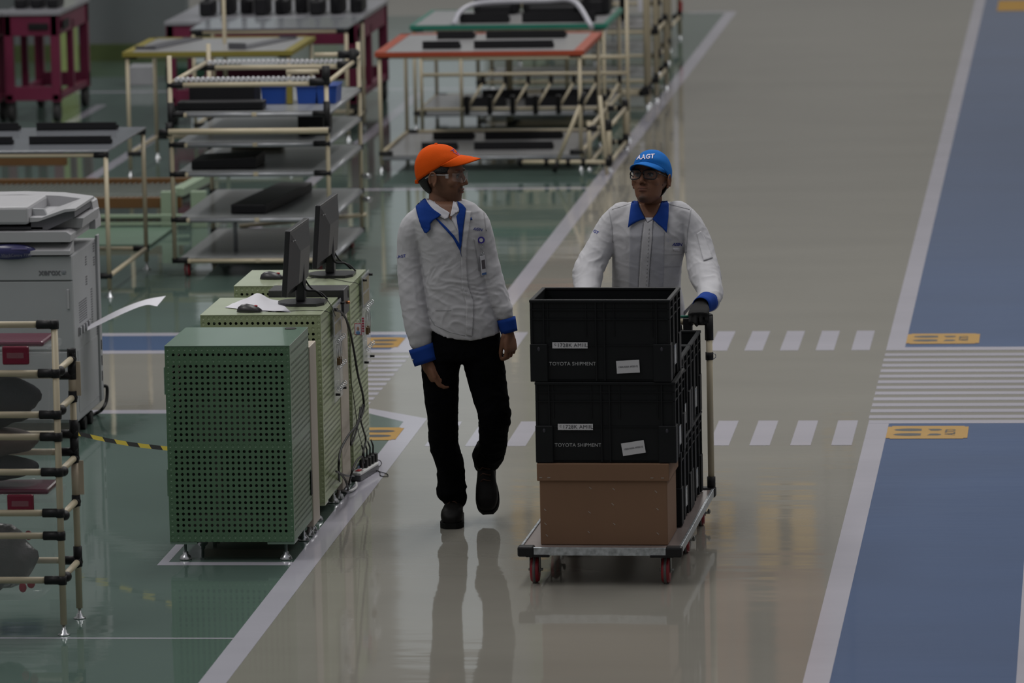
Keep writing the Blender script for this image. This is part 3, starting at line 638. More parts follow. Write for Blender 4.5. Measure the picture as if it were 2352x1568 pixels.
CRATE = mat('crate_plastic', (0.0075, 0.0085, 0.0098), 0.5, var=0.12, bump=0.04, bscale=120, spec=0.22)
SILV = mat('label_print', (0.35, 0.36, 0.37), 0.5); LBL = mat('label_white', (0.50, 0.50, 0.52), 0.4, var=0.02); INK = mat('label_ink', (0.03, 0.03, 0.04), 0.5)
LBLUE = mat('label_blue', (0.08, 0.22, 0.38), 0.4)
GRP = 'black stacking crates on the trolley'
def crate(x0, y0, z0, w_, d_, h_, label, front=True, tilt=0.0, side_card=True, yaw=0.0):
    """straight sided stacking crate, open at the top"""
    c0 = MC @ V((x0 + w_ / 2, y0 + d_ / 2, z0)); t = thing('stacking_crate', label, 'crate', c0, 0, GRP)
    M_ = MC @ Matrix.Translation((x0 + w_ / 2, y0 + d_ / 2, z0)) @ Matrix.Rotation(yaw, 4, 'Z') @ Matrix.Translation((-w_ / 2, -d_ / 2, 0))
    th = 0.006; bm = new(); a, b = 0.010, 0.010
    bx(bm, a, w_ - a, b, b + th, 0.004, h_ - 0.01, 0, M_); bx(bm, a, w_ - a, d_ - b - th, d_ - b, 0.004, h_ - 0.01, 0, M_)
    bx(bm, a, a + th, b + th, d_ - b - th, 0.004, h_ - 0.01, 0, M_); bx(bm, w_ - a - th, w_ - a, b + th, d_ - b - th, 0.004, h_ - 0.01, 0, M_)
    bx(bm, a, w_ - a, b, d_ - b, 0.002, 0.01, 0, M_)
    body = obj('body', bm, CRATE, t)
    bm = new()       # rim and ledges
    for (x_0, x_1, y_0, y_1) in ((0, w_, 0, 0.018), (0, w_, d_ - 0.018, d_), (0, 0.018, 0.018, d_ - 0.018), (w_ - 0.018, w_, 0.018, d_ - 0.018)):
        bx(bm, x_0, x_1, y_0, y_1, h_ - 0.012, h_, 0.002, M_, 1)
    for zz in (h_ - 0.085, h_ - 0.045):
        bx(bm, 0.003, w_ - 0.003, 0.004, 0.010, zz, zz + 0.004, 0, M_); bx(bm, w_ - 0.010, w_ - 0.003, 0.004, d_ - 0.004, zz, zz + 0.004, 0, M_)
    bx(bm, 0.003, w_ - 0.003, 0.006, 0.010, h_ * 0.44, h_ * 0.45, 0, M_)
    obj('rim', bm, CRATE, t)
    bm = new()       # ribs
    for fx in (0.10, 0.47, 0.53, 0.90): bx(bm, w_ * fx - 0.003, w_ * fx + 0.003, 0.003, 0.010, 0.004, h_ - 0.012, 0, M_)
    for fx in (0.13, 0.40, 0.60, 0.87): bx(bm, w_ * fx - 0.002, w_ * fx + 0.002, 0.006, 0.010, h_ * 0.55, h_ - 0.012, 0, M_)
    for fy in (0.02, 0.30, 0.34, 0.66, 0.70, 0.98):
        for xx in (0.002, w_ - 0.012): bx(bm, xx, xx + 0.010, max(0.002, d_ * fy - 0.004), min(d_ - 0.002, d_ * fy + 0.004), 0.004, h_ - 0.012, 0, M_)
    obj('rib', bm, CRATE, t, kind='stuff')
    bm = new()
    bm.free()
    for xx in (0.0, w_ - 0.075):
        bm = new(); bx(bm, xx, xx + 0.075, -0.002, 0.012, 0.0, h_ * 0.46, 0.003, M_, 1); xs = 0.0 if xx == 0.0 else w_ - 0.012
        bx(bm, xs, xs + 0.012, 0.0, 0.07, 0.0, h_ * 0.46, 0.002, M_, 1); obj('corner_guard', bm, CRATE, t)
        bm = new(); bx(bm, xs, xs + 0.012, d_ - 0.07, d_, 0.0, h_ * 0.46, 0.002, M_, 1); obj('corner_guard', bm, CRATE, t)
    bm = new()
    bm.free()
    for xx in (0.038, w_ - 0.038): bm = new(); ell(bm, M_ @ V((xx, -0.0025, h_ * 0.40)), (0.006, 0.002, 0.009), 12, 8); obj('lock_hole', bm, INK, t)
    if side_card:
        bm = new(); bx(bm, w_ - 0.004, w_ - 0.001, d_ * 0.44, d_ * 0.56, h_ * 0.14, h_ * 0.38, 0.001, M_); obj('card_holder', bm, GLASSY, t)
        bm = new(); bx(bm, w_ - 0.006, w_ - 0.0045, d_ * 0.45, d_ * 0.55, h_ * 0.15, h_ * 0.36, 0, M_); cc = obj('card', bm, LBL, t)
        bm = new(); bx(bm, w_ - 0.0045, w_ - 0.0042, d_ * 0.45, d_ * 0.55, h_ * 0.33, h_ * 0.36, 0, M_); obj('card_stripe', bm, LBLUE, cc)
    if front:
        X_ = (MC.to_3x3() @ V((1, 0, 0))); 
        lc = V((w_ * 0.285, 0.001, h_ * 0.445))
        bm = new(); bx(bm, lc.x - 0.075, lc.x + 0.075, 0.0015, 0.003, lc.z - 0.013, lc.z + 0.013, 0.0, M_); lb_ = obj('name_label', bm, LBL, t)
        put_text('1728K AMIIL', 0.0225, M_ @ V((lc.x + 0.010, 0.001, lc.z)), X_, (0, 0, 1), INK, lb_, spacing=1.08)
        put_text('C', 0.012, M_ @ V((lc.x - 0.063, 0.001, lc.z + 0.003)), X_, (0, 0, 1), INK, lb_)
        put_text('TOYOTA SHIPMENT', 0.0215, M_ @ V((w_ * 0.30, 0.009, h_ * 0.215)), X_, (0, 0, 1), SILV, t, 'stencil_lettering', spacing=1.04)
        Mt = M_ @ Matrix.Translation((w_ * 0.695, 0.002, h_ * 0.185)) @ Matrix.Rotation(tilt, 4, 'Y')
        bm = new(); bx(bm, -0.049, 0.049, -0.001, 0.001, -0.027, 0.027, 0, Mt); l2 = obj('part_label', bm, LBL, t)
        xd = Mt.to_3x3() @ V((1, 0, 0)); zd = Mt.to_3x3() @ V((0, 0, 1))
        put_text('150A/420A 69201/2', 0.0102, Mt @ V((0, -0.0014, 0)), xd, zd, INK, l2)
    return t
zb = 0.513
FY = -0.675
crate(-0.275, FY - 0.003, zb, 0.60, 0.40, 0.346, 'lower black crate in front, labelled 1728K AMIIL with a clearly tilted part label', True, math.radians(-9))
crate(-0.290, FY - 0.003, zb + 0.3475, 0.60, 0.40, 0.350, 'upper open black crate in front, labelled 1728K AMIIL with a nearly straight part label', True, math.radians(-3), yaw=-0.01)
for (y_, z_, lb) in ((-0.245, 0.1645, 'bottom black crate on the deck directly behind the brown box'), (0.225, 0.1645, 'bottom black crate on the deck beside the handle posts'), (-0.245, 0.527, 'upper black crate directly behind the front stack'), (0.225, 0.527, 'upper open black crate beside the handle posts')):
    crate(-0.300, y_, z_, 0.60, 0.455, 0.36, lb, False)
# brown cardboard box with a lid
CARD = mat('brown_board', (0.185, 0.105, 0.062), 0.85, var=0.05, scale=3)
tb = thing('cardboard_box', 'brown lidded box on the trolley deck under the two front crates', 'box', MC @ V((0, FY + 0.18, 0.1585)))
bm = new(); bx(bm, -0.262, 0.283, FY, FY + 0.36, 0.159, 0.46, 0.004, MC); obj('body', bm, CARD, tb)
bm = new(); bx(bm, -0.272, 0.293, FY - 0.009, FY + 0.37, 0.435, 0.511, 0.004, MC); obj('lid', bm, CARD, tb)
bm = new()
for (x_, z_) in ((-0.24, 0.25), (-0.24, 0.31), (-0.235, 0.20), (-0.05, 0.30), (-0.055, 0.215), (0.05, 0.335), (0.055, 0.25), (-0.045, 0.405), (0.055, 0.4), (0.235, 0.39), (0.24, 0.315), (0.24, 0.21)):
    bx(bm, -0.006, 0.006, -0.0015, 0.001, -0.0012, 0.0012, 0, MC @ Matrix.Translation((x_, FY, z_)) @ Matrix.Rotation(0.75, 4, 'Y'))
for x_ in (-0.255, -0.22, 0.22, 0.265): bx(bm, x_ - 0.006, x_ + 0.006, FY - 0.0105, FY - 0.009, 0.449, 0.4515, 0, MC)
obj('staple', bm, mat('staple_steel', (0.4, 0.38, 0.36), 0.3, 0.5), tb, kind='stuff')
# ------------------------------------------------------------------ office copier, its front towards the camera
t = thing('office_copier', 'large off-white office copier with dark blue control panel at left edge', 'copier', (-5.4, 26.8, 0))
OW = mat('copier_white', (0.335, 0.335, 0.35), 0.45, var=0.02); OG = mat('copier_grey', (0.29, 0.298, 0.31), 0.5, var=0.02); OD = mat('copier_dark', (0.07, 0.07, 0.078), 0.4)
CXR, CXL, CYF, CYB = -5.052, -5.78, 26.45, 27.15
bm = new(); bx(bm, CXL, CXR, CYF + 0.01, CYB, 0.085, 0.93, 0.008); obj('body', bm, OG, t)
bm = new(); bx(bm, CXL, CXR - 0.002, CYF, CYF + 0.012, 0.455, 0.80, 0.004); d_ = obj('door', bm, OG, t)
bm = new(); bx(bm, CXR - 0.03, CXR - 0.018, CYF - 0.006, CYF + 0.002, 0.66, 0.76, 0.003); obj('door_grip', bm, OW, d_)
bm = new(); bx(bm, CXL, CXR - 0.002, CYF, CYF + 0.012, 0.10, 0.445, 0.004); obj('paper_drawer', bm, OG, t)
bm = new(); prism(bm, [(CYF - 0.003, 0.808), (CYF - 0.003, 0.925), (CYF + 0.03, 0.93), (CYF + 0.05, 0.93), (CYF + 0.05, 0.808)], 0, CXL, CXR - 0.002); obj('front_cover', bm, OG, t)
bm = new(); prism(bm, [(CYF - 0.02, 0.935), (CYF - 0.02, 0.955), (CYF + 0.07, 1.0), (CYF + 0.09, 1.0), (CYF + 0.09, 0.935)], 0, CXL, CXR - 0.004); obj('control_console', bm, OW, t)
bm = new(); ell(bm, (-5.36, CYF - 0.004, 0.951), (0.135, 0.026, 0.040), 32, 12); cp = obj('control_panel', bm, mat('panel_blue', (0.035, 0.035, 0.11), 0.2), t)
bm = new(); bx(bm, -5.35, -5.27, CYF - 0.030, CYF - 0.026, 0.965, 0.972, 0); obj('status_bar', bm, mat('panel_violet', (0.16, 0.14, 0.3), 0.3), cp)
PRN = mat('grey_print', (0.10, 0.10, 0.11), 0.5)
put_text('WorkCentre 7775', 0.020, (-5.325, CYF - 0.032, 0.936), (1, 0, 0), (0, 0.1, 1), mat('panel_print', (0.10, 0.10, 0.13), 0.4), cp)
put_text('xerox', 0.044, (-5.165, CYF - 0.0045, 0.846), (1, 0, 0), (0, 0, 1), PRN, t, bold=0.0012)
bm = new(); ell(bm, (-5.094, CYF - 0.002, 0.846), (0.0135, 0.004, 0.0135), 20, 10); obj('round_emblem', bm, mat('emblem_grey', (0.17, 0.18, 0.2), 0.35), t)
bm = new()
for s in (-1, 1): bx(bm, -0.013, 0.013, -0.0055, -0.0035, -0.001, 0.001, 0, Matrix.Translation((-5.094, CYF, 0.846)) @ Matrix.Rotation(s * 0.6, 4, 'Y'))
obj('emblem_band', bm, OG, t)
bm = new(); bx(bm, CXR - 0.06, CXR - 0.025, CYF + 0.03, CYF + 0.06, 0.985, 0.9875, 0); obj('key_pad', bm, PRN, t)
# scanner and its feeder: a block, a flat lid and a sloping tray above a dark gap
bm = new(); prism(bm, [(CXL, 1.0), (CXR + 0.0, 1.0), (CXR + 0.002, 1.035), (CXR - 0.02, 1.05), (CXL, 1.052)], 1, CYF - 0.02, CYB - 0.05); obj('scanner', bm, OW, t)
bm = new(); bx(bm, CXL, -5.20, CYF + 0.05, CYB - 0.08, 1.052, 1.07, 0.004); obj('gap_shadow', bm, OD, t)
bm = new(); bx(bm, CXL, -5.265, CYF + 0.0, CYB - 0.08, 1.085, 1.175, 0.014); obj('feeder', bm, OW, t)
bm = new(); prism(bm, [(-5.262, 1.095), (-5.22, 1.098), (-5.08, 1.145), (-5.03, 1.150), (-5.03, 1.162), (-5.085, 1.158), (-5.20, 1.118), (-5.262, 1.118)], 1, CYF + 0.02, CYB - 0.16); obj('feed_tray', bm, OW, t)
bm = new(); prism(bm, [(-5.262, 1.052), (-5.18, 1.052), (-5.04, 1.115), (-5.04, 1.148), (-5.09, 1.146), (-5.22, 1.100), (-5.262, 1.097)], 1, CYF + 0.05, CYB - 0.2); obj('tray_underside', bm, mat('tray_grey', (0.13, 0.13, 0.145), 0.5), t)
bm = new(); prism(bm, [(-5.20, 1.052), (-5.02, 1.052), (-5.012, 1.10), (-5.07, 1.10)], 1, CYF + 0.13, CYB - 0.12); obj('tray_support', bm, OW, t)
bm = new(); prism(bm, [(-5.78, 1.172), (-5.40, 1.178), (-5.20, 1.170), (-5.060, 1.152), (-5.035, 1.135), (-5.020, 1.04), (-5.02, 1.00), (-5.78, 1.0)], 1, CYB - 0.20, CYB - 0.05); obj('rear_cover', bm, OW, t)
bm = new(); prism(bm, [(-5.262, 1.118), (-5.19, 1.118), (-5.205, 1.15), (-5.262, 1.152)], 1, CYF + 0.10, CYF + 0.13); obj('paper_guide', bm, OG, t)
# side details
bm = new()
def slots(y0, y1, z0, z1, ny, nz):
    for a_ in range(ny):
        for b_ in range(nz):
            yy = y0 + (y1 - y0) * (a_ + 0.15) / ny; zz = z0 + (z1 - z0) * (b_ + 0.2) / nz
            bx(bm, CXR - 0.002, CXR + 0.0008, yy, yy + (y1 - y0) / ny * 0.6, zz, zz + (z1 - z0) / nz * 0.55)
slots(26.60, 26.82, 0.565, 0.675, 8, 9); slots(26.93, 26.98, 0.52, 0.70, 2, 14); slots(27.06, 27.1, 0.44, 0.52, 2, 6)
slots(26.80, 26.85, 0.83, 0.88, 3, 4); slots(26.80, 26.85, 0.73, 0.78, 3, 4); slots(27.02, 27.07, 0.80, 0.85, 3, 4); slots(27.02, 27.07, 0.87, 0.92, 3, 4); slots(26.62, 26.66, 0.25, 0.36, 2, 9)
obj('vent_slots', bm, OD, t)
bm = new(); bx(bm, CXR - 0.004, CXR + 0.002, 26.56, 26.90, 0.505, 0.55, 0.001); op = obj('output_slot', bm, OD, t)
bm = new()
for k in range(4): bx(bm, CXR, CXR + 0.008, 26.60 + k * 0.08, 26.625 + k * 0.08, 0.508, 0.548, 0.003)
obj('output_roller', bm, OG, op)
bm = new(); bx(bm, CXR, CXR + 0.0015, 26.53, 27.08, 0.13, 0.44, 0.002); bx(bm, CXR, CXR + 0.012, CYB - 0.06, CYB - 0.0, 0.1, 0.95, 0.003); obj('side_cover', bm, OG, t)
for k, (yy, z0) in enumerate(((27.12, 0.36), (27.12, 0.28), (27.12, 0.20))):
    bm = new(); bx(bm, CXR + 0.012, CXR + 0.015, yy - 0.01, yy, z0, z0 + 0.05); obj('side_socket', bm, BLACK, t)
for yy in (26.60, 26.80, 26.97):
    bm = new(); cyl(bm, (CXR - 0.055, yy, 0.034), (CXR - 0.02, yy, 0.034), 0.034); cyl(bm, (CXR - 0.037, yy, 0.05), (CXR - 0.037, yy, 0.09), 0.012); obj('caster', bm, BLACK, t)
def trY(pts): return [at(x, y, Y) if Y > 5 else on(x, y, Y) for x, y, Y in pts]
cord('black power cord plugged low into the side of the copier', trY([(236, 886, 27.17), (245, 888, 27.17), (246, 905, 27.17), (243, 925, 27.15), (234, 940, 27.12), (222, 948, 0.01), (195, 958, 0.008), (165, 966, 0.008)]), 0.009)
LO_ = spline([(200, 759, 0), (280, 721, 0), (332, 701, 0), (361, 703, 0)], 7)[:21]; UP_ = spline([(202, 748, 0), (268, 713, 0), (330, 689, 0), (381, 679, 0)], 7)[:21]; LO_.append(V((361, 703, 0))); UP_.append(V((381, 679, 0)))
bm = new(); nx, ny = 21, 5; rows = []
for i in range(nx + 1):
    u_ = i / nx; a = LO_[i]; b = UP_[i]; a = at(a.x, a.y, 26.62 + 0.10 * u_); b = at(b.x, b.y, 26.88 + 0.10 * u_)
    rows.append([bm.verts.new(a.lerp(b, k / ny)) for k in range(ny + 1)])
for a, b in zip(rows, rows[1:]):
    for k in range(ny): f = bm.faces.new((a[k], a[k + 1], b[k + 1], b[k])); f.smooth = True
single('paper_sheet', bm, WHITEP, 'long white paper sheet sticking out of the copier side tray', 'paper')

# ------------------------------------------------------------------ pipe racks
def pipe(par, a, b, r=0.0138, m=CREAM, name='pipe', seg=12):
    bm = new(); cyl(bm, a, b, r, seg=seg); return obj(name, bm, m, par)
def joint(par, p, dirs, r=0.0185, L_=0.055, seg=12):
    """black moulded elbow: a collar on the post and a sleeve on each pipe"""
    bm = new(); p = V(p)
    for d in dirs: cyl(bm, p - V(d) * 0.016, p + V(d) * L_, r, seg=seg)
    return obj('joint', bm, BLACK, par)
def foot(par, x, y, h=0.05):
    bm = new(); lathe(bm, [(0.026, 0.0), (0.025, 0.004), (0.014, 0.008), (0.013, 0.02), (0.007, 0.022), (0.007, h)], (x, y, 0.001), 14)
    return obj('leveling_foot', bm, CHROME, par)
rk = thing('pipe_rack', 'beige pipe rack with black joints at the lower left holding clear bins', 'rack', (-4.6, 21.7, 0))
FXp, FYp, BYp, LXp = -4.189, 21.51, 21.86, -5.0
for (x_, y_, h_) in ((FXp, FYp, 1.29), (FXp, BYp, 1.12), (LXp, FYp, 1.29), (LXp, BYp, 1.12)):
    pipe(rk, (x_, y_, 0.045), (x_, y_, h_ - 0.01), name='post'); foot(rk, x_, y_)
for z_ in (1.281, 1.081, 0.911, 0.820, 0.675, 0.506, 0.412, 0.228):
    pipe(rk, (LXp, FYp, z_), (FXp, FYp, z_), name='rail')
    joint(rk, (FXp, FYp, z_), ((-1, 0, 0),), L_=0.072); bm = new(); cyl(bm, (FXp, FYp, z_ - 0.018), (FXp, FYp, z_ + 0.018), 0.0185); obj('collar', bm, BLACK, rk)
for z_ in (1.02, 0.775, 0.70, 0.245):
    pipe(rk, (LXp, BYp, z_), (FXp, BYp, z_), name='rail'); joint(rk, (FXp, BYp, z_), ((-1, 0, 0), (0, 0, 1)), L_=0.06)
for z_ in (1.085, 0.925, 0.672, 0.490, 0.236):
    pipe(rk, (FXp, FYp, z_), (FXp, BYp, z_ + 0.004), name='side_rail')
    joint(rk, (FXp, BYp, z_), ((0, -1, 0), (0, 0, 1)), L_=0.03); bm = new(); ell(bm, (FXp + 0.012, FYp + 0.035, z_), (0.021, 0.03, 0.021), 12, 8); obj('joint', bm, BLACK, rk)
bm = new(); lathe(bm, [(0.0185, 1.09), (0.0185, 1.13), (0.016, 1.132), (0.012, 1.124)], (FXp, BYp, 0), 16); obj('end_cap', bm, BLACK, rk)
for z0 in (0.935, 0.522):
    bm = new(); cyl(bm, (FXp, BYp, z0), (FXp, BYp, z0 + 0.143), 0.0165); bx(bm, FXp, FXp + 0.036, BYp - 0.004, BYp - 0.001, z0, z0 + 0.143, 0.001); obj('label_holder', bm, mat('holder_cream', (0.5, 0.42, 0.32), 0.4), rk)
CLEAR = mat('clear_plastic', (0.55, 0.58, 0.58), 0.08, alpha=0.12, spec=0.7); PINK = mat('pink_lid', (0.11, 0.010, 0.036), 0.2, alpha=0.8)
def clear_bin(z0, z1, label, lid=True):
    x1, x0, y0, y1 = -4.225, -4.90, 21.54, 21.83; t = thing('plastic_bin', label, 'bin', ((x0 + x1) / 2, (y0 + y1) / 2, z0), 0, 'clear bins in the front rack')
    bm = new(); rings = []; H_ = z1 - z0
    for fz, ins in ((0.0, 0.10), (0.02, 0.065), (0.10, 0.045), (0.85, 0.004), (0.90, -0.004), (1.0, -0.004)):
        a0, a1, b0, b1 = x0 + ins, x1 - ins, y0 + ins * 0.4, y1 - ins * 0.4; rr = 0.05; pts = []
        for (cx, cy, st) in ((a1 - rr, b1 - rr, 0), (a0 + rr, b1 - rr, 1), (a0 + rr, b0 + rr, 2), (a1 - rr, b0 + rr, 3)):
            for k in range(6): a = (st + k / 5) * PI / 2; pts.append(bm.verts.new((cx + rr * math.cos(a), cy + rr * math.sin(a), z0 + fz * H_)))
        rings.append(pts)
    for a, b in zip(rings, rings[1:]):
        n = len(a)
        for k in range(n): f = bm.faces.new((a[k], a[(k + 1) % n], b[(k + 1) % n], b[k])); f.smooth = True
    bm.faces.new(rings[0][::-1]); obj('tub', bm, CLEAR, t)
    if lid:
        bm = new(); bx(bm, x0 - 0.006, x1 + 0.006, y0 - 0.006, y1 + 0.006, z1 - 0.02, z1 + 0.012, 0.012); lo = obj('rim', bm, CLEAR, t)
        bm = new(); bx(bm, x0 + 0.02, x1 - 0.02, y0 + 0.02, y1 - 0.02, z1 + 0.012, z1 + 0.035, 0.011); obj('lid', bm, PINK, t)
        for xx in (-4.355, -4.72):
            bm = new(); bx(bm, xx - 0.055, xx + 0.055, y0 - 0.022, y0 - 0.004, z1 - 0.055, z1 + 0.02, 0.006); k_ = obj('clasp', bm, mat('clasp_pink', (0.17, 0.008, 0.03), 0.2, alpha=0.9), t)
            bm = new(); bx(bm, xx - 0.035, xx + 0.035, y0 - 0.025, y0 - 0.021, z1 - 0.028, z1 - 0.006, 0.001); obj('clasp_window', bm, CLEAR, k_)
    return t
def lump(name, c, r, m, label, cat, group, amp=0.25, seed=0):
    bm = new(); vs = ell(bm, (0, 0, 0), r, 28, 18)
    for v_ in vs: v_.co *= 1 + amp * noise.noise(v_.co * 14 + V((seed, seed * 2.1, 0)))
    for v_ in vs: v_.co += V(c)
    return single(name, bm, m, label, cat, group)
clear_bin(0.60, 1.17, 'tall clear bin with pink lid and clasp in the upper part of the front rack')
clear_bin(0.13, 0.56, 'clear bin with pink lid in the lower part of the front rack')
DCL = mat('dark_cloth', (0.012, 0.012, 0.017), 0.9, bump=0.4, bscale=25, spec=0.2); BRC = mat('brown_cloth', (0.075, 0.05, 0.045), 0.8, bump=0.4, bscale=25); GBG = mat('grey_film', (0.13, 0.125, 0.13), 0.25, bump=0.7, bscale=30)
lump('cloth_bundle', (-4.52, 21.69, 0.945), (0.225, 0.12, 0.115), DCL, 'large dark cloth bundle filling the upper clear bin', 'cloth', None, 0.18, 1)
lump('cloth_bundle', (-4.50, 21.69, 0.775), (0.20, 0.11, 0.058), BRC, 'brown cloth bundle below the large dark one in the upper bin', 'cloth', None, 0.2, 6)
lump('cloth_bundle', (-4.50, 21.69, 0.665), (0.19, 0.10, 0.052), DCL, 'flat black cloth bundle at the bottom of the upper clear bin', 'cloth', None, 0.12, 2)
lump('plastic_bag', (-4.54, 21.69, 0.29), (0.20, 0.10, 0.14), GBG, 'crumpled grey plastic bag inside the lower clear bin', 'bag', None, 0.25, 4)
for k, (x_, z_) in enumerate(((-4.34, 0.40), (-4.335, 0.20), (-4.37, 0.185))):
    lump('red_scrap', (x_, 21.585, z_), (0.016, 0.008, 0.02), mat('red_scrap', (0.30, 0.03, 0.05), 0.5), ('pink scrap high up inside the lower clear bin', 'red scrap low at right inside the lower clear bin', 'red scrap low at left inside the lower clear bin')[k], 'scrap', None, 0.4, k)

# ------------------------------------------------------------------ tables of beige pipe
def pipe_table(name, label, x0, x1, y0, y1, h, topm, edgem=None, shelf=None, braces=(), top_th=0.012, frame_w=0.0, group=None, legs=True, low_rail=0.13, loc=None):
    t = thing(name, label, 'table', ((x0 + x1) / 2, (y0 + y1) / 2, 0), 0, group)
    bm = new(); bx(bm, x0, x1, y0, y1, h - top_th, h, 0.002); obj('tabletop', bm, topm, t)
    if edgem:
        for (a, b, c, d) in ((x0 - 0.01, x1 + 0.01, y0 - 0.012, y0 + 0.006), (x0 - 0.01, x1 + 0.01, y1 - frame_w, y1 + 0.012), (x0 - 0.012, x0 + max(frame_w, 0.02), y0, y1), (x1 - max(frame_w, 0.02), x1 + 0.012, y0, y1)):
            bm = new(); bx(bm, a, b, c, d, h - 0.03, h + 0.004, 0.001); obj('edge_strip', bm, edgem, t)
    ins = 0.02
    if legs:
        for x_ in (x0 + ins, x1 - ins):
            for y_ in (y0 + ins, y1 - ins): pipe(t, (x_, y_, 0.05), (x_, y_, h - top_th), name='leg'); foot(t, x_, y_)
        for y_ in (y0 + ins, y1 - ins): pipe(t, (x0 + ins, y_, h - 0.03), (x1 - ins, y_, h - 0.03), name='rail')
        for x_ in (x0 + ins, x1 - ins): pipe(t, (x_, y0 + ins, low_rail), (x_, y1 - ins, low_rail), name='side_rail')
        for x_, s in ((x0 + ins, 1), (x1 - ins, -1)):
            for y_ in (y0 + ins, y1 - ins): joint(t, (x_, y_, low_rail), ((s, 0, 0),), L_=0.08); joint(t, (x_, y_, h - 0.03), ((s, 0, 0),), L_=0.07)
        pipe(t, (x0 + ins, y1 - ins, low_rail), (x1 - ins, y1 - ins, low_rail), name='rail')
    if shelf is not None:
        bm = new(); bx(bm, x0 + 0.01, x1 - 0.01, y0 + 0.01, y1 - 0.01, shelf - 0.01, shelf, 0.002); obj('shelf', bm, topm, t)
        pipe(t, (x0 + ins, y0 + ins, shelf - 0.025), (x1 - ins, y0 + ins, shelf - 0.025), name='rail', m=GREYM)
    return t
def bar_thing(x0, x1, y0, y1, z0, z1, label, m=DARKM, name='black_rail', cat='rail', group=None, rz=0.0):
    bm = new(); w_ = abs(y1 - y0); h_ = z1 - z0
    bx(bm, x0, x1, y0, y1, z0 + 0.0005, z0 + 0.006, 0); bx(bm, x0, x1, y0, y0 + 0.006, z0 + 0.001, z1, 0.001); bx(bm, x0, x1, y1 - 0.006, y1, z0 + 0.001, z1 * 0.5 + z0 * 0.5, 0.001)
    if rz:
        c_ = V(((x0 + x1) / 2, (y0 + y1) / 2, 0)); Mz = Matrix.Translation(c_) @ Matrix.Rotation(rz, 4, 'Z') @ Matrix.Translation(-c_)
        bmesh.ops.transform(bm, matrix=Mz, verts=bm.verts)
    return single(name, bm, m, label, cat, group)
TG = mat('table_grey', (0.17, 0.18, 0.20), 0.25, var=0.08, scale=2, coat=0.4); TW = mat('table_pale', (0.26, 0.26, 0.265), 0.3, var=0.05)
G1 = 'black rails on the grey table at left'
pipe_table('pipe_table', 'grey topped pipe table at left behind the copier, with black rails on it', -7.1, -5.815, 31.70, 33.03, 0.885, TG)
for (x0, x1, y0, y1, lb) in ((-6.36, -5.86, 32.05, 32.10, 'near long black rail on the grey table'), (-7.0, -6.46, 32.05, 32.10, 'near short black rail at the left edge on the grey table'), (-6.47, -5.97, 32.85, 32.93, 'rear long black rail on the grey table'), (-7.1, -6.58, 32.85, 32.93, 'rear left black rail on the grey table')):
    bar_thing(x0 + 0.0, x1 + 0.0, y0, y1, 0.886, 0.935, lb, group=G1)
YEL = mat('yellow_edge', (0.21, 0.175, 0.03), 0.5)
pipe_table('pipe_table', 'pipe table with yellow edged top behind the shelf trolley', -6.86, -5.66, 38.13, 39.3, 0.885, TW, YEL, frame_w=0.05, low_rail=0.16)
bar_thing(-6.72, -6.56, 38.35, 39.2, 0.886, 0.91, 'dark strip lying left on the yellow edged table', mat('strip_dark', (0.08, 0.08, 0.09), 0.4), 'dark_strip', 'strip', 'dark strips on the yellow edged table', rz=-0.25)
bar_thing(-6.02, -5.88, 38.3, 39.15, 0.886, 0.93, 'dark strip lying right on the yellow edged table', MATS['strip_dark'], 'dark_strip', 'strip', 'dark strips on the yellow edged table', rz=-0.3)
ORG = mat('orange_edge', (0.30, 0.048, 0.018), 0.5)
pipe_table('pipe_table', 'pipe table with orange edged top above a low grey shelf', -5.07, -3.60, 38.28, 39.80, 0.852, TW, ORG, shelf=0.12, frame_w=0.06)
G2 = 'black rails on the orange edged table'
for (x0, x1, y0, y1, z_, lb) in ((-4.77, -4.50, 38.55, 38.63, 0.853, 'near short black rail on the orange edged table'), (-4.40, -3.83, 38.55, 38.63, 0.853, 'near long black rail on the orange edged table'), (-4.76, -4.49, 39.35, 39.5, 0.853, 'rear short black rail on the orange edged table'), (-4.40, -3.82, 39.35, 39.5, 0.853, 'rear long black rail on the orange edged table'),
        (-4.80, -4.54, 38.6, 38.68, 0.121, 'near short black rail on the low shelf under the orange edged table'), (-4.42, -3.85, 38.6, 38.68, 0.121, 'near long black rail on the low shelf under the orange edged table'), (-4.80, -4.50, 39.3, 39.42, 0.121, 'rear short black rail on the low shelf of the orange edged table'), (-4.42, -3.85, 39.3, 39.42, 0.121, 'rear long black rail on the low shelf of the orange edged table')):
    bar_thing(x0, x1, y0, y1, z_, z_ + 0.055, lb, DARKM, group=G2 if z_ > 0.5 else 'black rails on the low shelf of the orange edged table')
TEAL = mat('teal_edge', (0.02, 0.17, 0.12), 0.35)
pipe_table('pipe_table', 'pipe table with teal edged top behind the orange edged table', -5.17, -3.68, 41.1, 42.5, 0.80, TW, TEAL, shelf=0.14, frame_w=0.0)
for (x0, x1, y0, y1, z_, lb) in ((-4.82, -4.44, 41.3, 41.4, 0.805, 'near short black rail on the teal edged table'), (-4.34, -3.78, 41.3, 41.4, 0.805, 'near long black rail on the teal edged table'), (-4.85, -4.5, 41.5, 41.6, 0.141, 'short black rail on the low shelf behind the orange edged table'), (-4.35, -3.75, 41.5, 41.6, 0.141, 'long black rail on the low shelf behind the orange edged table'), (-4.75, -4.4, 42.1, 42.2, 0.141, 'rear short black rail on the low shelf behind the orange edged table'), (-4.28, -3.75, 42.1, 42.2, 0.141, 'rear long black rail on the low shelf behind the orange edged table')):
    bar_thing(x0, x1, y0, y1, z_, z_ + 0.07, lb)
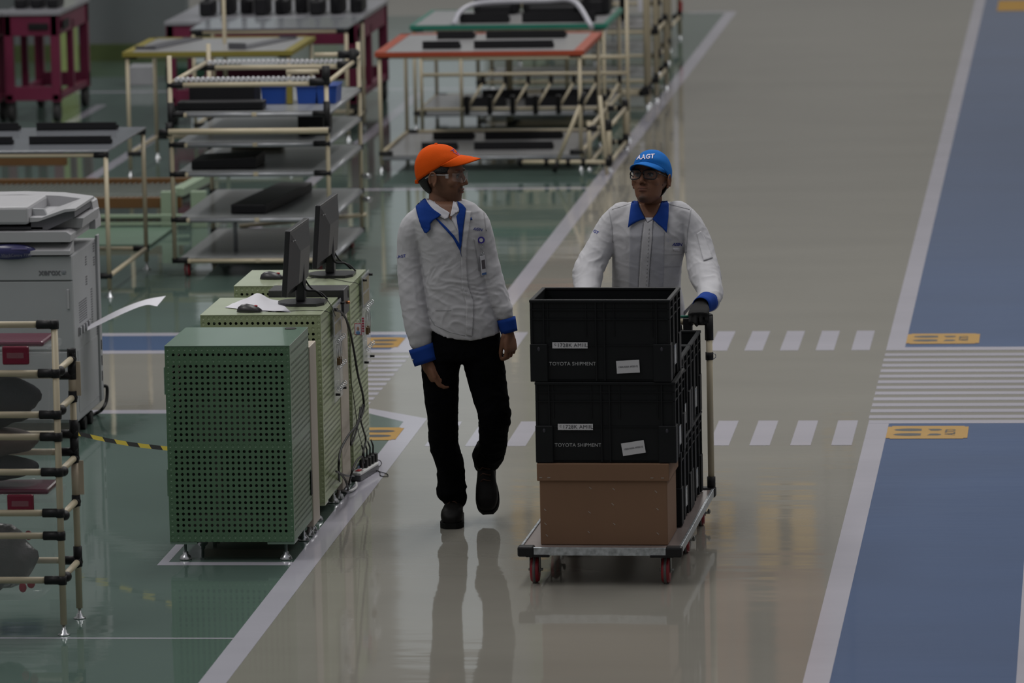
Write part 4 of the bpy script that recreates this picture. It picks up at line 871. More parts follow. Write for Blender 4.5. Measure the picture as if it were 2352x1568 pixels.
bm = new(); tube(bm, spline([(-4.85, 41.15, 0.80), (-4.80, 41.3, 0.9), (-4.65, 41.5, 0.94), (-4.2, 41.5, 0.95), (-3.95, 41.4, 0.95), (-3.78, 41.05, 0.78)], 6), 0.02)
single('bent_trim_strip', bm, mat('trim_silver', (0.45, 0.45, 0.5), 0.3), 'long pale bent trim strip lying over the teal edged table', 'trim strip')
for k, (x0, x1, y0, z0, h_) in enumerate(((-4.80, -4.45, 42.05, 0.801, 0.13), (-4.42, -3.95, 42.1, 0.801, 0.10), (-3.93, -3.72, 41.9, 0.801, 0.20))):
    bm = new(); bx(bm, x0, x1, y0, y0 + 0.3, z0, z0 + h_, 0.03); bx(bm, x0 + 0.05, x1 - 0.05, y0 - 0.04, y0 + 0.02, z0 + 0.01, z0 + h_ * 0.6, 0.015)
    single('car_part', bm, DARKM, ('black moulded part at the left rear of the teal edged table', 'flat black moulded part at the middle rear of the teal edged table', 'tall black moulded part at the right rear of the teal edged table')[k], 'part', 'black moulded parts on the teal edged table')
# hook rack between the orange and the teal table
hr = thing('hook_rack', 'low beige pipe rack with a row of black hooks behind the orange edged table', 'rack', (-4.2, 40.3, 0))
for z_ in (0.62, 0.50, 0.24): pipe(hr, (-5.0, 40.3, z_), (-3.45, 40.3, z_), name='rail')
for x_ in (-5.0, -4.7, -3.45): pipe(hr, (x_, 40.3, 0.03), (x_, 40.3, 1.05 if x_ > -4 else 0.70), name='post'); foot(hr, x_, 40.3, 0.03)
for k in range(7):
    x_ = -4.66 + k * 0.172; pipe(hr, (x_, 40.3, 0.24), (x_ + 0.1, 40.5, 0.42), name='hook_arm', r=0.01)
    bm = new(); bx(bm, x_ - 0.018, x_ + 0.018, 40.27, 40.33, 0.20, 0.34, 0.005); obj('hook', bm, BLACK, hr); bm = new(); bx(bm, x_ + 0.085, x_ + 0.115, 40.48, 40.52, 0.40, 0.5, 0.004); obj('hook', bm, BLACK, hr)

# ------------------------------------------------------------------ shelf trolley in the middle left
st = thing('shelf_trolley', 'tall beige pipe shelf trolley with grey shelves behind the monitors', 'trolley', (-5.1, 33.4, 0))
X0, X1, Y0, Y1 = -5.59, -4.63, 32.62, 34.10
for (x_, y_, h_) in ((X0, Y0, 1.36), (X1, Y0, 1.22), (X0, Y1, 1.30), (X1 + 0.0, Y1, 1.30)): pipe(st, (x_, y_, 0.11), (x_, y_, h_), name='post')
SH = mat('shelf_grey', (0.23, 0.24, 0.245), 0.3, var=0.05, scale=2)
for k, z_ in enumerate((0.12, 0.37, 0.65, 0.83, 1.015)):
    bm = new(); bx(bm, X0 + 0.03, X1 - 0.0, Y0 + 0.02, Y1, z_ - 0.008, z_, 0.002); obj('shelf', bm, SH, st)
    for y_ in (Y0, Y1):
        pipe(st, (X0, y_, z_ - 0.02), (X1, y_, z_ - 0.02), name='rail', m=CREAM if k in (0,) else GREYM)
        for x_, s in ((X0, 1), (X1, -1)): joint(st, (x_, y_, z_ - 0.015), ((s, 0, 0),), L_=0.085)
    pipe(st, (X1, Y0, z_ - 0.02), (X1, Y1, z_ - 0.02), name='side_rail', m=GREYM)
    bm = new(); bx(bm, X0 + 0.08, X0 + 0.1, Y0 - 0.02, Y0, z_ - 0.03, z_ - 0.005, 0.004); bx(bm, X0 + 0.5, X0 + 0.53, Y0 - 0.02, Y0, z_ - 0.03, z_ - 0.005, 0.004); obj('shelf_clip', bm, CREAM, st)
pipe(st, (X0 + 0.0, Y0 - 0.10, 0.905), (X1 + 0.02, Y0 - 0.10, 0.905), name='front_bar', r=0.019); joint(st, (X1, Y0 - 0.08, 0.9), ((-1, 0, 0), (0, 1, 0)), L_=0.10, r=0.026); joint(st, (X0, Y0 - 0.08, 0.9), ((-1, 0, 0), (0, 1, 0), (0, 0, 1)), L_=0.06, r=0.022)
for y_, z_ in ((Y0, 1.19), (Y1 - 0.25, 1.18)):
    pipe(st, (X0, y_, z_ - 0.01), (X1 - 0.06, y_, z_ - 0.01), name='roller_rail', r=0.016); joint(st, (X0, y_, z_ - 0.01), ((1, 0, 0),), L_=0.08); joint(st, (X1, y_, z_), ((-1, 0, 0), (0, 0, 1)), L_=0.1, r=0.025)
    for k in range(28):
        bm = new(); cyl(bm, (X0 + 0.04 + k * 0.031, y_ - 0.005, z_ + 0.022), (X0 + 0.04 + k * 0.031, y_ + 0.06, z_ + 0.022), 0.013, seg=10); obj('roller', bm, mat('roller_white', (0.5, 0.5, 0.52), 0.4), st)
    pipe(st, (X1 - 0.25, y_ + 0.05, z_ + 0.06), (X1 - 0.05, y_ + 0.05, z_ + 0.06), name='stop_bar', r=0.015)
pipe(st, (X0 + 0.02, Y0, 1.2), (X0 + 0.02, Y1 - 0.25, 1.2), name='side_rail'); pipe(st, (X1, Y0 - 0.02, 1.18), (X1, Y1, 1.2), name='side_rail'); joint(st, (X1, Y1 - 0.2, 1.24), ((-1, 0, 0), (0, 1, 0)), L_=0.1, r=0.025)
pipe(st, (-5.26, Y0 + 0.3, 0.4), (-5.26, Y0 + 0.3, 0.12), name='strut', m=GREYM); pipe(st, (-5.42, Y1, 0.13), (-4.6, Y1, 0.20), name='brace')
for z_ in (0.30, 0.45):
    bm = new(); cyl(bm, (X1 + 0.01, Y1, z_), (X1 + 0.06, Y1 - 0.04, z_), 0.017); obj('knob', bm, CHROME, st)
for (x_, y_) in ((X0 + 0.07, Y0 + 0.05), (X1 - 0.08, Y0 + 0.10), (X0 + 0.10, Y1 - 0.15), (X1 - 0.06, Y1 - 0.1)): caster(st, V((x_, y_, 0)), 0.105, 0.045, 0.03)
for x_ in (X0, X1):
    bm = new(); cyl(bm, (x_, Y0, 0.90), (x_, Y0, 1.075), 0.0205); obj('post_sleeve', bm, BLACK, st)
G3 = 'black parts on the shelf trolley'
def blackbox(x0, x1, y0, y1, z0, z1, label, m=DARKM, name='black_part', cat='part', group=G3, rz=0.0, wedge=0.0):
    bm = new(); vs = bx(bm, x0, x1, y0, y1, z0 + 0.001, z1, 0.006)
    if wedge:
        for v_ in bm.verts:
            if v_.co.z > (z0 + z1) / 2: v_.co.z -= wedge * (1 - abs((v_.co.x - x0) / (x1 - x0) - 0.62) * -1.0) * 0 + wedge * abs((v_.co.x - x0) / (x1 - x0) - 0.62)
    bx(bm, x0 + 0.02, x1 - 0.02, y0 - 0.01, y0 + 0.002, z0 + 0.012, z0 + 0.02, 0)
    if rz:
        c_ = V(((x0 + x1) / 2, (y0 + y1) / 2, 0)); bmesh.ops.transform(bm, matrix=Matrix.Translation(c_) @ Matrix.Rotation(rz, 4, 'Z') @ Matrix.Translation(-c_), verts=bm.verts)
    return single(name, bm, m, label, cat, group)
blackbox(-5.49, -5.09, 32.72, 33.1, 0.651, 0.755, 'black wedge shaped part at left on the middle trolley shelf', wedge=0.08)
blackbox(-5.56, -5.03, 32.68, 32.82, 1.016, 1.070, 'long low black part at the front of the top trolley shelf')
blackbox(-5.53, -5.12, 32.95, 33.2, 1.016, 1.155, 'tall black part behind the low one on the top trolley shelf')
blackbox(-4.86, -4.70, 32.95, 33.35, 0.831, 0.955, 'black box part at right on the fourth trolley shelf')
blackbox(-5.20, -4.98, 32.75, 33.95, 0.371, 0.43, 'long black channel lying diagonally on the low trolley shelf', rz=-0.10)
BLU = mat('blue_bin', (0.012, 0.055, 0.28), 0.35)
for x_, lb in ((-5.09, 'blue bin on the top trolley shelf, left of the yellow strap'), (-4.87, 'blue bin on the top trolley shelf, just right of the yellow strap'), (-4.745, 'blue bin on the top trolley shelf beside the right post')):
    w_ = 0.14 if x_ < -5 else 0.11
    bm = new(); prism(bm, [(x_, 1.016 + 0.0005), (x_ + w_, 1.0165), (x_ + w_ + 0.008, 1.125), (x_ - 0.008, 1.125)], 1, 33.05, 33.3)
    o_ = single('parts_bin', bm, BLU, lb, 'bin', 'blue bins on the shelf trolley')
    bm = new(); bx(bm, x_ - 0.012, x_ + w_ + 0.012, 33.04, 33.31, 1.118, 1.128, 0.002); obj('rim', bm, BLU, o_)
bm = new(); bx(bm, -4.935, -4.90, 33.02, 33.06, 1.017, 1.13, 0.004); single('yellow_strap', bm, YEL, 'yellow strap between the blue bins on the trolley', 'strap')
blackbox(-5.43, -5.10, 33.9, 34.0, 0.651, 0.72, 'flat yellow box behind the black wedge on the trolley', YEL, 'yellow_box', 'box', None)

# ------------------------------------------------------------------ low conveyor with orange rails, further left
PG = mat('pale_green_steel', (0.24, 0.31, 0.22), 0.45)
cv = thing('floor_conveyor', 'low roller conveyor with amber rails and pale green frame behind the grey table', 'conveyor', (-6.8, 36.0, 0))
AMB = mat('amber_rail', (0.12, 0.058, 0.018), 0.5)
for y_, z0, z1 in ((36.5, 0.10, 0.17), (35.2, 0.12, 0.19)):
    bm = new(); bx(bm, -8.4, -5.98, y_, y_ + 0.05, z0, z1, 0.003); obj('side_rail', bm, AMB, cv)
bm = new(); bx(bm, -8.2, -7.20, 37.6, 37.66, 0.14, 0.21, 0.003); obj('side_rail', bm, AMB, cv)
for k in range(60):
    bm = new(); cyl(bm, (-8.3 + k * 0.039, 35.25, 0.15), (-8.3 + k * 0.039, 36.5, 0.13), 0.013, seg=8); obj('roller', bm, mat('dull_roller', (0.10, 0.115, 0.10), 0.5, 0.3), cv)
for x_ in (-6.05, -5.85):
    bm = new(); bx(bm, x_ - 0.05, x_ + 0.05, 35.1, 35.16, 0.0, 0.24, 0.004); obj('frame_post', bm, PG, cv)
bm = new(); bx(bm, -0.04, 0.04, 0, 1.5, 0, 0.05, 0, Matrix.Translation((-6.0, 35.2, 0.2)) @ Matrix.Rotation(-0.06, 4, 'Z')); obj('frame_bar', bm, PG, cv)
for z_ in (0.03, 0.08):
    bm = new(); bx(bm, -8.4, -5.9, 35.0, 35.04, z_, z_ + 0.02, 0.002); obj('lower_bar', bm, PG, cv)
bm = new(); bx(bm, -8.4, -6.0, 34.1, 35.0, 0.005, 0.02, 0.002); obj('base_plate', bm, mat('base_green', (0.10, 0.16, 0.115), 0.4), cv)

# ------------------------------------------------------------------ maroon carts
MAR = mat('maroon_steel', (0.135, 0.014, 0.044), 0.4, var=0.08)
MTOP = mat('cart_top_grey', (0.23, 0.23, 0.25), 0.3)
def maroon_cart(x0, x1, y0, y1, h, label, group='maroon steel carts'):
    t = thing('steel_cart', label, 'cart', ((x0 + x1) / 2, (y0 + y1) / 2, 0), 0, group); w_ = 0.07
    for x_ in (x0, x1 - w_):
        for y_ in (y0, y1 - w_):
            bm = new(); bx(bm, x_, x_ + w_, y_, y_ + w_, 0.16, h, 0.004); obj('leg', bm, MAR, t)
    for z0, z1 in ((0.17, 0.28), (h - 0.18, h - 0.02)):
        for y_ in (y0, y1 - w_): bm = new(); bx(bm, x0, x1, y_ + 0.005, y_ + w_ - 0.01, z0, z1, 0.003); obj('cross_rail', bm, MAR, t)
        for x_ in (x0, x1 - w_): bm = new(); bx(bm, x_ + 0.005, x_ + w_ - 0.01, y0, y1, z0, z1 - (0.06 if z0 < 0.5 else 0.0), 0.003); obj('side_rail', bm, MAR, t)
    ym = (y0 + y1) / 2
    for x_ in (x0, x1 - w_): bm = new(); bx(bm, x_ + 0.01, x_ + w_ - 0.01, ym - 0.03, ym + 0.03, 0.2, h - 0.1, 0.003); obj('side_post', bm, MAR, t)
    bm = new(); bx(bm, x0 - 0.01, x1 + 0.01, y0 - 0.01, y1 + 0.01, h - 0.02, h + 0.012, 0.004); obj('top_plate', bm, MTOP, t)
    bm = new(); bx(bm, x1 + 0.001, x1 + 0.012, y0 + 0.15, y0 + 0.4, h - 0.14, h - 0.07, 0.003); obj('latch', bm, BLACK, t); bm = new(); bx(bm, x0 + 0.2, x0 + 0.36, y0 - 0.012, y0 - 0.001, h - 0.13, h - 0.08, 0.003); obj('latch', bm, BLACK, t)
    for x_ in (x0 + 0.04, x1 - 0.04):
        for y_ in (y0 + 0.05, y1 - 0.05):
            bm = new(); cyl(bm, (x_ - 0.025, y_, 0.07), (x_ + 0.025, y_, 0.07), 0.069, seg=18); bx(bm, x_ - 0.03, x_ + 0.03, y_ - 0.03, y_ + 0.03, 0.12, 0.165, 0.002); obj('caster', bm, RUBBER, t)
    return t
maroon_cart(-8.50, -8.06, 41.95, 43.25, 0.86, 'maroon steel cart at the upper left with posts and black casters')
maroon_cart(-9.10, -8.52, 40.9, 42.2, 0.86, 'maroon steel cart cut by the left frame edge')
maroon_cart(-7.15, -5.66, 41.6, 43.5, 0.80, 'wide maroon steel cart behind the yellow edged table, dark parts on top')
for k in range(9):
    x_ = -6.95 + k * 0.145; z0 = 0.813
    bm = new(); bx(bm, x_, x_ + 0.10, 42.0 + 0.1 * (k % 3), 42.3 + 0.1 * (k % 3), z0, z0 + 0.12 + 0.03 * (k % 2), 0.02); cyl(bm, (x_ + 0.05, 42.1, z0 + 0.01), (x_ + 0.05, 42.1, z0 + 0.2), 0.02)
    single('cast_part', bm, DARKM, 'dark cast part on the wide maroon cart, ' + ('leftmost of the row', 'second from the left', 'third from the left', 'fourth from the left', 'middle of the row', 'fourth from the right', 'third from the right', 'second from the right', 'rightmost of the row')[k], 'part', 'dark cast parts on the wide maroon cart')
for k in range(3):
    x_ = -8.46 + k * 0.13; bm = new(); bx(bm, x_, x_ + 0.09, 42.2, 42.5, 0.873, 0.96, 0.02); cyl(bm, (x_ + 0.045, 42.3, 0.88), (x_ + 0.045, 42.3, 1.0), 0.02)
    single('cast_part', bm, DARKM, 'dark cast part on the upper left maroon cart, ' + ('left', 'middle', 'right')[k] + ' one of three', 'part', 'dark cast parts on the upper left cart')
bm = new(); bx(bm, -6.45, -6.1, 41.63, 41.85, 0.813, 0.816, 0); single('paper_sheet', bm, WHITEP, 'white paper sheet on the front of the wide maroon cart', 'paper')
# grey topped pipe table in front of the wide maroon cart
pipe_table('pipe_table', 'grey topped pipe table in front of the wide maroon cart', -6.75, -5.55, 40.35, 41.3, 0.86, TG)
bm = new(); cyl(bm, (-5.9 - 0.34, 38.8, 0.0), (-5.9 - 0.34, 38.8, 1.6), 0.014); single('pipe_post', bm, CREAM, 'single thin beige pipe post rising behind the yellow edged table', 'post')
bm = new(); bx(bm, -8.72, -8.52, 45.0, 45.2, 0.0, 3.0, 0.01); single('steel_column', bm, mat('column_yellow_green', (0.26, 0.33, 0.12), 0.5), 'yellow green steel column seen between the legs of the maroon carts', 'column')
bm = new(); bx(bm, -8.05, -7.85, 44.9, 45.15, 0.0, 0.16, 0.006); single('white_box', bm, mat('box_white', (0.32, 0.32, 0.34), 0.5), 'low white box on the floor before the grey wall', 'box')
bm = new(); bx(bm, -7.8, -7.2, 45.3, 45.6, 0.0, 0.12, 0.01); single('green_block', bm, mat('deep_green', (0.01, 0.045, 0.025), 0.4), 'low dark green block on the floor behind the yellow edged table', 'block')

# ------------------------------------------------------------------ tall pipe racks along the lane edge
def tall_rack(x0, x1, y0, y1, h, levels, label, mid=True, sheets=True):
    t = thing('tall_pipe_rack', label, 'rack', ((x0 + x1) / 2, (y0 + y1) / 2, 0), 0, 'tall beige pipe racks along the lane')
    for x_ in (x0, x1) + (((x0 + x1) / 2,) if mid else ()):
        for y_ in (y0, y1): pipe(t, (x_, y_, 0.04), (x_, y_, h), name='post', r=0.02 if x_ == x1 else 0.016); foot(t, x_, y_, 0.05)
    for z_ in levels:
        for y_ in (y0, y1): pipe(t, (x0, y_, z_), (x1, y_, z_), name='rail'); joint(t, (x1, y_, z_), ((-1, 0, 0), (0, 0, 1)), L_=0.06, r=0.024); joint(t, (x0, y_, z_), ((1, 0, 0),), L_=0.06, r=0.022)
        for x_ in (x0, x1): pipe(t, (x_, y0, z_), (x_, y1, z_), name='side_rail')
    if sheets:
        for k, z_ in enumerate(levels[:-1]):
            bm = new(); bx(bm, x0 + 0.05, x1 - 0.05, y0 + 0.1, y1 - 0.05, z_ + 0.021, z_ + 0.03, 0.002); obj('shelf', bm, TW if k % 2 else SH, t)
    return t
tall_rack(-4.6, -3.50, 42.62, 42.85, 2.05, (0.12, 1.05, 1.35), 'tall beige pipe rack right behind the teal edged table', False, False)
tall_rack(-4.9, -3.47, 43.2, 44.2, 2.0, (0.16, 0.55, 0.95, 1.4), 'tall beige pipe rack, second along the lane edge')
tall_rack(-4.9, -3.62, 45.4, 46.4, 2.0, (0.16, 0.6, 1.0, 1.5), 'tall beige pipe rack, third along the lane edge')
tall_rack(-4.9, -3.70, 47.6, 48.8, 2.0, (0.2, 0.7, 1.2), 'tall beige pipe rack, farthest along the lane edge')
tall_rack(-3.56, -3.42, 38.3, 39.7, 0.35, (0.05, 0.30), 'low beige pipe frame beside the orange edged table', False, False)
db = thing('diagonal_brace', 'beige diagonal pipe brace at the right end of the orange edged table', 'brace', (-3.6, 38.2, 0))
pipe(db, at(1280, 372, 38.0), at(1333, 240, 38.0)); joint(db, at(1280, 372, 38.0), ((-0.3, 0, -0.9),), L_=0.08); joint(db, at(1335, 235, 38.0), ((0.3, 0, 0.9),), L_=0.08)
pipe(db, at(1195, 372, 38.0), at(1395, 372, 38.0)); pipe(db, at(1395, 405, 38.0), at(1378, 220, 38.0))
for x_ in (1195, 1255, 1305, 1340, 1395): joint(db, at(x_, 372, 38.0), ((0, 0, 1), (0, 0, -1)), L_=0.03)
for k in range(5):
    x_ = -3.86 + 0.055 * k; bm = new(); bx(bm, x_ - 0.02, x_ + 0.02, 42.9 + k * 1.12, 42.93 + k * 1.12, 0.55, 1.2, 0.002)
    single('document_board', bm, WHITEP if k % 2 == 0 else DARKM, ('white', 'dark', 'white', 'dark', 'white')[k] + ' narrow board hanging on the ' + ('nearest', 'second', 'third', 'fourth', 'farthest')[k] + ' lane side rack', 'board', 'boards on the lane side racks')
bm = new(); bx(bm, -3.70, -3.67, 48.76, 48.78, 0.25, 0.34, 0.002); single('red_tag', bm, RED, 'small red tag on the far end of the lane side racks', 'tag')
# ------------------------------------------------------------------ people
def ring_pts(c, u, v_, n=28, pw=2.3):
    o = []
    for k in range(n):
        a = 2 * PI * k / n; ca, sa = math.cos(a), math.sin(a)
        o.append(V(c) + V(u) * (math.copysign(abs(ca) ** (2 / pw), ca)) + V(v_) * (math.copysign(abs(sa) ** (2 / pw), sa)))
    return o
def loft(bm, rings):
    R_ = [[bm.verts.new(p) for p in r] for r in rings]
    for a, b in zip(R_, R_[1:]):
        n = len(a)
        for k in range(n): bm.faces.new((a[k], a[(k + 1) % n], b[(k + 1) % n], b[k]))
    bm.faces.new(R_[0][::-1]); bm.faces.new(R_[-1])
def limb(bm, pts, rad, n=6, seg=18, flat=1.0):
    """round limb through the joints, with the radii blended between them"""
    P = spline(pts, n); k = len(pts) - 1; rr = []
    for i in range(len(P)):
        f = i / n; a = min(int(f), k - 1); t_ = f - a; t_ = t_ * t_ * (3 - 2 * t_); rr.append(rad[a] * (1 - t_) + rad[a + 1] * t_)
    tube(bm, P, 0, seg, rr)
    ell(bm, P[0], (rr[0],) * 3, 14, 10); ell(bm, P[-1], (rr[-1],) * 3, 14, 10)
def capsule(bm, a, b, r0, r1):
    cyl(bm, a, b, r0, r1, 12); ell(bm, a, (r0,) * 3, 12, 8); ell(bm, b, (r1,) * 3, 12, 8)
def remesh(bm, vox, smooth=4, fac=0.5):
    bmesh.ops.recalc_face_normals(bm, faces=bm.faces)
    me = bpy.data.meshes.new('m'); bm.to_mesh(me); bm.free(); o = bpy.data.objects.new('m', me); C.objects.link(o)
    r = o.modifiers.new('r', 'REMESH'); r.mode = 'VOXEL'; r.voxel_size = vox; r.use_smooth_shade = True
    s = o.modifiers.new('s', 'SMOOTH'); s.factor = fac; s.iterations = smooth
    bpy.context.view_layer.update()
    m2 = bpy.data.meshes.new_from_object(o.evaluated_get(bpy.context.evaluated_depsgraph_get()))
    bpy.data.objects.remove(o); bpy.data.meshes.remove(me); return m2
def bvh_of(me):
    return BVHTree.FromPolygons([v_.co.copy() for v_ in me.vertices], [tuple(p.vertices) for p in me.polygons])
def hit(bvh, px, py, off, Yf):
    d = (FW * FPX + RX * (px - IW / 2) - UP * (py - IH / 2)).normalized(); o_ = V((0, 0, CH))
    h = bvh.ray_cast(o_ + d * 15, d, 20)
    if h[0] is None:
        h = bvh.find_nearest(at(px, py, Yf))
    return h[0] + h[1] * off * 0.5 - d * off * 0.7
def drape(name, poly, bvh, off, Yf, m, parent, thick=0.0015, cuts=5, lift=None, label=None):
    bm = new(); f = bm.faces.new([bm.verts.new(V((p[0], -p[1], 0))) for p in poly])
    bmesh.ops.triangulate(bm, faces=[f])
    for _ in range(cuts):
        long_ = [e_ for e_ in bm.edges if e_.calc_length() > 5]
        if not long_: break
        bmesh.ops.subdivide_edges(bm, edges=long_, cuts=1); bmesh.ops.triangulate(bm, faces=[q for q in bm.faces if len(q.verts) > 3])
    for v_ in bm.verts:
        px, py = v_.co.x, -v_.co.y; v_.co = hit(bvh, px, py, off + (lift(px, py) if lift else 0), Yf)
    for f in bm.faces: f.smooth = True
    bmesh.ops.recalc_face_normals(bm, faces=bm.faces)
    if sum((f.normal.y for f in bm.faces)) > 0: bmesh.ops.reverse_faces(bm, faces=bm.faces)
    o = obj(name, bm, m, parent, label); s = o.modifiers.new('thickness', 'SOLIDIFY'); s.thickness = thick; s.offset = -1
    return o
def drape_text(txt, px, py, size, ang, bvh, off, Yf, m, parent, name='lettering', **k):
    bm = text_bm(txt, size, thick=0.0, **k); ca, sa = math.cos(ang), math.sin(ang)
    for v_ in bm.verts:
        x_, y_ = v_.co.x, v_.co.y; v_.co = hit(bvh, px + x_ * ca - y_ * sa, py - (x_ * sa + y_ * ca), off, Yf)
    return obj(name, bm, m, parent)
def skin_mat(name, rgb):
    m = bpy.data.materials.new(name); m.use_nodes = True; t = m.node_tree; b = t.nodes['Principled BSDF']
    at_ = t.nodes.new('ShaderNodeAttribute'); at_.attribute_name = 'tone'; n = t.nodes.new('ShaderNodeTexNoise'); n.inputs['Scale'].default_value = 60
    tc = t.nodes.new('ShaderNodeTexCoord'); t.links.new(tc.outputs['Object'], n.inputs['Vector'])
    mx = t.nodes.new('ShaderNodeMix'); mx.data_type = 'RGBA'; mx.blend_type = 'MULTIPLY'; mx.inputs[0].default_value = 1.0
    r = t.nodes.new('ShaderNodeValToRGB'); r.color_ramp.elements[0].color = (0.9, 0.9, 0.9, 1); r.color_ramp.elements[1].color = (1.05, 1.05, 1.05, 1)
    t.links.new(n.outputs['Fac'], r.inputs[0]); t.links.new(at_.outputs['Color'], mx.inputs[6]); t.links.new(r.outputs[0], mx.inputs[7])
    t.links.new(mx.outputs[2], b.inputs['Base Color']); b.inputs['Roughness'].default_value = 0.62; b.inputs['Specular IOR Level'].default_value = 0.3
    b.inputs['Subsurface Weight'].default_value = 0.0
    return m
def head_parts(bm, M_, jaw=1.0, up=0.0):
    """skull, face, nose, lips, chin and ears; y is forward"""
    def E(c, r, s=20, q=12): ell(bm, M_ @ V(c), r, s, q, M_.to_3x3().to_4x4())
    E((0, -0.012, 0.032), (0.076, 0.096, 0.092), 28, 18)
    rows = [(0.075, 0.058, 0.080, -0.05), (0.05, 0.068, 0.090, -0.06), (0.028, 0.071, 0.093, -0.06), (0.006, 0.069, 0.085, -0.05), (-0.015, 0.067, 0.088, -0.045), (-0.035, 0.063, 0.091, -0.035), (-0.058, 0.058 * jaw, 0.093, -0.045), (-0.082, 0.051 * jaw, 0.089, -0.035), (-0.106 + up * 0.7, 0.039 * jaw, 0.087, -0.005), (-0.124 + up, 0.024, 0.079, 0.02)]
    R_ = []
    for z_, w_, f_, b_ in rows:
        cy = (f_ + b_) / 2; R_.append([M_ @ p for p in ring_pts((0, cy, z_), (w_, 0, 0), (0, (f_ - b_) / 2, 0), 28, 2.35)])
    loft(bm, R_)
    capsule(bm, M_ @ V((0, 0.090, 0.018)), M_ @ V((0, 0.112, -0.027)), 0.0078, 0.0098)
    for s in (-1, 1):
        E((s * 0.0115, 0.097, -0.033), (0.0075, 0.011, 0.0075), 12, 8)
        E((s * 0.030, 0.084, 0.026), (0.027, 0.013, 0.008), 14, 8)
        E((s * 0.044, 0.062, -0.020), (0.022, 0.026, 0.022), 14, 10)
        # ear: an outer ring with a thin dish inside
        c_ = V((s * 0.079, -0.010, -0.004)); pts = []
        for k in range(15):
            a = -0.9 + 4.9 * k / 14; pts.append(M_ @ (c_ + V((s * 0.006, 0.0165 * math.cos(a) * -1, 0.029 * math.sin(a)))))
        tube(bm, pts, 0.0045, 8)
        ell(bm, M_ @ (c_ + V((0, 0, -0.001))), (0.0035, 0.014, 0.024), 14, 10, M_.to_3x3().to_4x4())
        E((s * 0.081, -0.004, -0.032), (0.006, 0.008, 0.009), 10, 8)
        E((s * 0.031, 0.071, 0.007), (0.0155, 0.0175, 0.0135), 14, 10)
    E((0, 0.0925, -0.054), (0.024, 0.0095, 0.0050)); E((0, 0.0905, -0.066), (0.021, 0.0105, 0.0058))
    E((0, 0.080, -0.111 + up), (0.021, 0.015, 0.014))
def hand_parts(bm, w_, d, n, t, curl=(0.5, 0.7, 0.5), L_=1.0, spread=0.0, thumb=(0.65, 0.55, 0.35)):
    """w_: wrist; d: along the hand; n: way the palm faces; t: thumb side"""
    w_, d = V(w_), V(d).normalized(); n = (V(n) - d * V(n).dot(d)).normalized(); t = V(t); t = (t - d * t.dot(d) - n * t.dot(n)).normalized()
    pm = [ring_pts(w_ + d * (a * L_), t * (b * L_), n * (c_ * L_), 16, 2.6) for a, b, c_ in ((0.0, 0.027, 0.019), (0.02, 0.030, 0.018), (0.05, 0.040, 0.016), (0.078, 0.042, 0.0145), (0.094, 0.039, 0.011))]
    loft(bm, pm)
    for k, (o_, ln) in enumerate(((0.031, 0.070), (0.0105, 0.079), (-0.0105, 0.073), (-0.0305, 0.057))):
        p = w_ + d * (0.086 * L_ - abs(o_) * 0.12) + t * o_ * L_; dd = (d + t * o_ * spread * 10).normalized(); r0 = 0.0088 - 0.0004 * k; ax = dd.cross(n)
        for j, (fr, cu) in enumerate(zip((0.45, 0.30, 0.25), curl)):
            dd = Matrix.Rotation(cu * (1 + 0.12 * k), 3, ax) @ dd; q_ = p + dd * (ln * fr * L_); capsule(bm, p, q_, (r0 - j * 0.0008) * L_, (r0 - (j + 1) * 0.0008) * L_); p = q_
    p = w_ + d * 0.022 * L_ + t * 0.024 * L_ + n * 0.006; dd = (d * thumb[0] + t * thumb[1] + n * thumb[2]).normalized()
    for j, (ln, r0, r1) in enumerate(((0.042, 0.0135, 0.0105), (0.032, 0.0105, 0.0095), (0.025, 0.0095, 0.0075))):
        q_ = p + dd * ln * L_; capsule(bm, p, q_, r0 * L_, r1 * L_); p = q_; dd = (dd + d * 0.35 + n * 0.12 - t * 0.12).normalized()
def wrinkle(me, amp, seed, zones=(), fine=1.0):
    """soft cloth folds as real relief"""
    me.update(); nv = [v_.normal.copy() for v_ in me.vertices]
    for v_, nn in zip(me.vertices, nv):
        p = v_.co; a = amp * 0.45
        for (c_, r_, k) in zones: a += amp * k * math.exp(-((p - c_).length / r_) ** 2)
        q_ = V((p.x * 7 + seed, p.y * 7, p.z * 9)); w1 = noise.noise(q_)
        f1 = 1 - abs(noise.noise(V((p.x * 9 + 3 * w1 + seed, p.y * 9, p.z * 17 + p.x * 8)))) * 3.2
        f2 = 1 - abs(noise.noise(V((p.x * 14 - p.z * 10 + seed * 2, p.y * 8, p.z * 22 + 2 * w1)))) * 3.0
        v_.co = p + nn * (a * (max(f1, 0) * 0.9 + max(f2, 0) * 0.5 * fine + w1 * 0.8))
    me.update()
def body_mesh(M_, joints, hands, skin, lips, tone, vox=0.0034, jaw=1.0, up=0.0):
    bm = new(); head_parts(bm, M_, jaw, up)
    for pts, rad in joints: limb(bm, pts, rad)
    for h in hands: hand_parts(bm, *h[0], **h[1])
    me = remesh(bm, vox, 3, 0.5); Mi = M_.inverted()
    ca = me.color_attributes.new('tone', 'FLOAT_COLOR', 'POINT')
    for i, v_ in enumerate(me.vertices):
        p = Mi @ v_.co; c_ = list(skin)
        if p.length < 0.25: c_ = tone(p, c_)
        ca.data[i].color = (*c_, 1)
    return me
def mixc(a, b, f): return [x * (1 - f) + y * f for x, y in zip(a, b)]
def G(p, c_, r): return math.exp(-sum(((p[i] - c_[i]) / r[i]) ** 2 for i in range(3)))
HAIR = mat('black_hair', (0.008, 0.007, 0.007), 0.55, bump=0.5, bscale=300)
